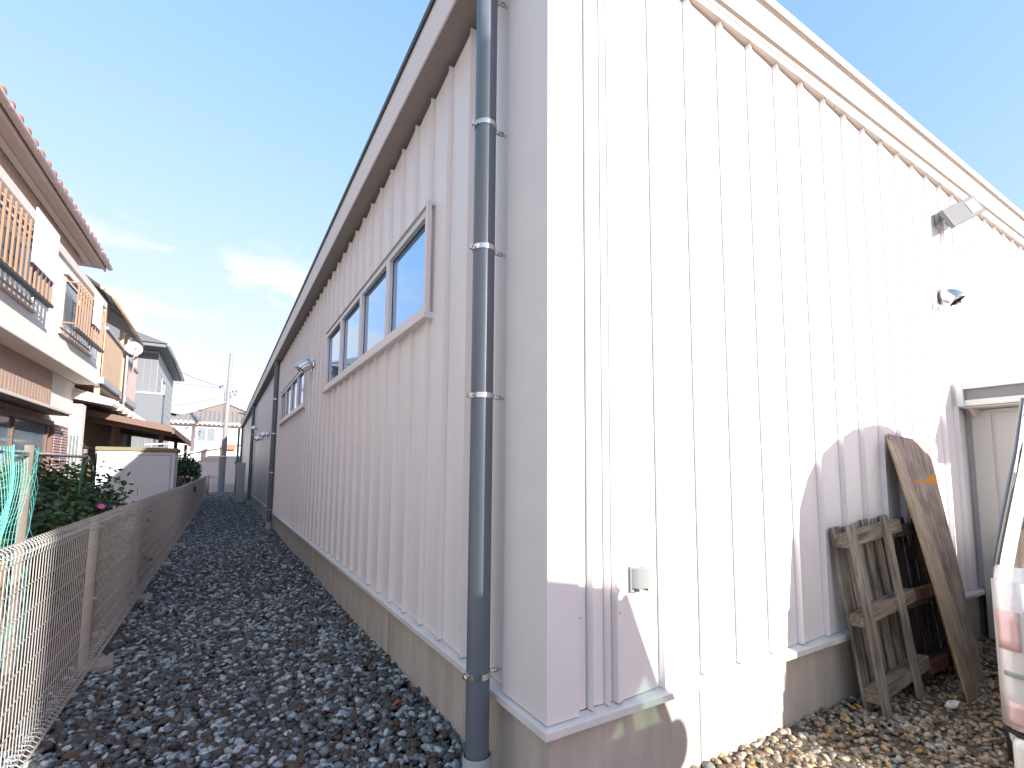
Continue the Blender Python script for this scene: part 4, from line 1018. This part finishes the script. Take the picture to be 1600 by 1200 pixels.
mb = MB(); mb.sheet([[(x*.03, y*.02, .01*math.sin(x*2.1+y)) for x in range(-1, 2)] for y in range(-1, 2)]); o = mb.build('orange_scrap', M['redleaf']); o.location = atZ(623, 1097, .06); md = o.modifiers.new('s', 'SOLIDIFY'); md.thickness = .006
tag(o, 'small orange red scrap on the dark gravel near the warehouse base', 'scrap')
mb = MB(); mb.sheet([[(x*.05, y*.02, .01*math.sin(x*2.1+y)) for x in range(-1, 2)] for y in range(-1, 2)]); o = mb.build('dry_leaf', M['stem']); o.location = atZ(118, 1178, .05); o.rotation_euler = (.3, .2, .5); tag(o, 'brown dry leaf on the gravel at the lower left', 'leaf')

# ------------------------------------------------------------------ vans
def make_van(label, loc_, rz, H=2.3, L=2.95, W=1.6, gtop=1.9, panel=False):
    t = thing('white_van', label, 'van', loc_, rz, group='white vans parked behind and beside the camera')
    hw = W/2
    # side profile stations: (x_at_z) for rear and front
    def rear(z): return float(np.interp(z, [.2, .3, 1.12, 1.6, 1.85, 2.05, 2.2, H], [.02, -.03, 0, .08, .2, .42, .75, 1.15]))
    def front(z): return L-float(np.interp(z, [.2, .3, .95, 1.0, 1.9, 2.1, 2.25, H], [.02, -.02, .04, .10, .62, .85, 1.1, 1.3]))
    def half(z): return hw-float(np.interp(z, [.2, .4, 1.0, 1.15, 1.7, 2.1, 2.22, H], [.04, .0, .0, .02, .135, .20, .28, .45]))
    zs = [.22, .3, .45, .7, .95, 1.05, 1.13, 1.25, 1.5, 1.7, 1.9, 2.05, 2.15, 2.22, 2.27, H]
    rows = []
    for z in zs:
        a, b, h = rear(z), front(z), half(z); rr = .10
        ring = []
        for cx, cy, a0_ in ((b-rr, h-rr, 0), (a+rr, h-rr, 90), (a+rr, -h+rr, 180), (b-rr, -h+rr, 270)):
            for q in range(6):
                an = R(a0_+18*q); ring.append((cx+rr*math.cos(an), cy+rr*math.sin(an), z))
        ring.append(ring[0]); rows.append(ring)
    # glass bands on the ring are left open between z 1.13 and 1.9 except pillars
    mb = MB(); n = len(rows[0])
    gl = MB(); gl2 = MB()
    def is_glass(i, j):
        z = (zs[i]+zs[i+1])/2
        if not (1.13 < z < gtop): return False
        if panel and j in (5, 17, 0, 1, 2, 21, 22): return False
        p = rows[i][j]; q = rows[i][j+1] if j+1 < n else rows[i][0]
        return j in (5, 11, 17, 23) or j in (7, 8, 9, 13, 14, 15, 10, 12, 0, 1, 2, 21, 22) 
    for i in range(len(zs)-1):
        for j in range(n-1):
            f = [rows[i][j], rows[i][j+1], rows[i+1][j+1], rows[i+1][j]]
            ((gl2 if panel and f[0][0] > L/2 else gl) if is_glass(i, j) else mb).add(f, [(0, 1, 2, 3)])
    mb.add(rows[-1][:-1], [tuple(range(n-1))]); mb.add(rows[0][:-1], [tuple(range(n-1))[::-1]])
    smooth_by_angle(mb.build('body', M['vanw'], t), 30)
    g = smooth_by_angle(gl.build('window_glass', M['vglass2'] if panel else M['vglass'], t), 40)
    if gl2.v: smooth_by_angle(gl2.build('windscreen', M['vglass2'], t), 40)
    # dark weather strip around the rear glass
    for s in (-1, 1):
        st_ = MB(); st_.tube([(rear(z)+.06, s*(half(z)+.006), z) for z in (1.12, 1.25, 1.4, 1.55, 1.7, 1.85, 1.92, 2.0)], .008, 8); st_.build('weather_strip', M['pvc'], t, smooth=True)
        st_ = MB(); st_.tube([(front(z)-.05, s*(half(z)-.02), z) for z in (1.12, 1.4, 1.7, 1.92)], .03, 8); st_.build('windscreen_pillar', M['vanw'], t, smooth=True)
        for x in () if panel else (1.0, 2.0):
            st_ = MB(); st_.tube([(x, s*(half(z)-.0), z) for z in (1.12, 1.4, 1.7, 1.92)], .035, 8); st_.build('window_pillar', M['vanw'], t, smooth=True)
    # tail lamps
    for s in (1, -1):
        def strip(z0, z1, y0, y1, nm, m_, off=.012, par=None):
            q = MB(); r0 = []; r1 = []
            yy = [y0+(y1-y0)*k/5 for k in range(6)]
            ZS = [z0+(z1-z0)*k/4 for k in range(5)]
            rws = []
            for z in ZS:
                rw = []
                for y in yy:
                    h = half(z); d = max(0, y-(h-.10)); xr = rear(z)+.10-math.sqrt(max(0, .01-min(d, .0999)**2)); rw.append((xr-off, s*y, z))
                rws.append(rw)
            q.sheet(rws); 
            o = q.build(nm, m_, par or t); md = o.modifiers.new('s', 'SOLIDIFY'); md.thickness = .03; md.offset = 0; smooth_by_angle(o, 50); return o
        lam = strip(.38, 1.06, hw-.125, hw-.012, 'tail_lamp', M['vanlamp'])
        strip(.74, .92, hw-.09, hw-.02, 'lamp_red', M['vanpink'], .020, lam)
        strip(.74, .95, hw-.125, hw-.112, 'lamp_red', M['vanred'], .022, lam)
        strip(.40, .50, hw-.10, hw-.03, 'lamp_red', M['vanpink'], .020, lam)
        strip(.38, .51, hw-.125, hw-.108, 'lamp_red', M['vanred'], .022, lam)
        strip(.62, .64, hw-.11, hw-.03, 'lamp_rib', M['lampw'], .022, lam)
        strip(.35, .363, hw-.25, hw-.01, 'lamp_seam', M['rubber'], .0145, lam)
    # bumpers
    q = MB(); q.box((-.07, -hw+.03, .16), (.10, hw-.03, .345)); q.build('rear_bumper', M['vanw'], t, bevel=.035, seg=4)
    q = MB(); q.box((L-.12, -hw+.03, .16), (L+.05, hw-.03, .42)); q.build('front_bumper', M['vanw'], t, bevel=.035, seg=4)
    q = MB(); q.box((-.018, -hw+.255, .40), (-.008, -hw+.262, 1.12)); q.box((-.018, hw-.262, .40), (-.008, hw-.255, 1.12)); q.box((-.036, -.17, .52), (-.03, .17, .66)); q.build('tailgate_trim', M['lampw'], t)
    for s in (1, -1):
        for x in (.55, L-.55):
            wl = MB(); wl.lathe([(.12, -.0), (.24, -.0), (.285, .03), (.285, .13), (.24, .16)], (x, s*(hw-.16) - (.0), .27), 24, (0, s, 0)); wo = smooth_by_angle(wl.build('wheel', M['rubber'], t), 40)
            rm = MB(); rm.lathe([(0, .12), (.06, .125), (.17, .10), (.185, .14)], (x, s*(hw-.16), .27), 20, (0, s, 0)); smooth_by_angle(rm.build('rim', M['chrome'], wo))
        mr_ = MB() 
        if not panel: mr_.lathe([(0, -.03), (.07, -.03), (.085, 0), (.07, .03), (0, .03)], (L-.55, s*(hw+.12), 1.12), 16, (1, 0, 0)); mr_.tube([(L-.55, s*(hw-.03), 1.02), (L-.55, s*(hw+.1), 1.06)], .018, 8)
        mr_.v = [(v[0], v[1], 1.12+(v[2]-1.12)*1.5) for v in mr_.v]; 
        if not panel: smooth_by_angle(mr_.build('side_mirror', M['vanw'], t))
        hl = MB(); hl.box((L-.04, s*(hw-.05), .62), (L+.012, s*(hw-.32), .86)); hl.build('headlight', M['vanlamp'], t, bevel=.02)
    # interior: seats, steering wheel, floor
    q = MB(); q.box((.1, -hw+.08, .40), (L-.2, hw-.08, .46)); q.box((L-.5, -hw+.1, .46), (L-.2, hw-.1, 1.0)); q.build('cabin_floor', M['dark'], t)
    for s in (1, -1):
        q = MB(); q.box((L-1.3, s*.4-.22, .46), (L-.85, s*.4+.22, .78)); q.box((L-1.42, s*.4-.22, .7), (L-1.28, s*.4+.22, 1.3)); q.box((L-1.4, s*.4-.12, 1.32), (L-1.3, s*.4+.12, 1.5)); q.build('front_seat', M['dark'], t, bevel=.03)
    q = MB(); c0 = Vector((L-.72, -.4, 1.14)); ax = Vector((.55, 0, 1)).normalized(); u_ = ax.orthogonal().normalized(); v_ = ax.cross(u_)
    q.tube([c0+(u_*math.cos(a)+v_*math.sin(a))*.19 for a in [2*math.pi*k/24 for k in range(25)]], .016, 8); q.tube([c0-ax*.25, c0], .02, 8); q.tube([c0-u_*.18, c0+u_*.18], .014, 6); q.build('steering_wheel', M['dark'], t, smooth=True)
    return t
# van beside the wall: its far rear corner is at (3.2, .9)
rzA = R(14)
cr_ = Vector((math.cos(rzA)*0 - math.sin(rzA)*.8, math.sin(rzA)*0 + math.cos(rzA)*.8, 0))
vA = make_van('white van at the right edge of the picture, beside the shed', Vector((3.31, .93, -.03))-cr_, rzA, L=2.55, panel=True)
vB = make_van('white van parked just behind the camera, nose towards the warehouse corner', Vector((1.9, -3.25, -.03)), R(90), H=2.0, gtop=1.55)
for c in vB.children: pass

# narrow tower added unseen behind the camera to keep the alley in shade
tw = thing('shade_tower', 'unseen narrow tower added behind the camera to shade the alley', 'building', (2.98, -6.4, 0))
mb = MB(); mb.box((-.58, -.4, -.1), (.57, .4, 6.6)); mb.build('wall', M['towerm'], tw)
mb = MB(); mb.box((-.53, -.42, 6.6), (.53, .42, 6.7)); mb.build('roof', M['tiledark'], tw)
mb = MB(); mb.box((-.35, .40, 0), (.45, .43, 2.1)); mb.build('door', M['lampw'], tw)
mb = MB(); mb.box((-.2, .40, 4.0), (.3, .42, 4.9)); mb.build('window', M['dglass'], tw)
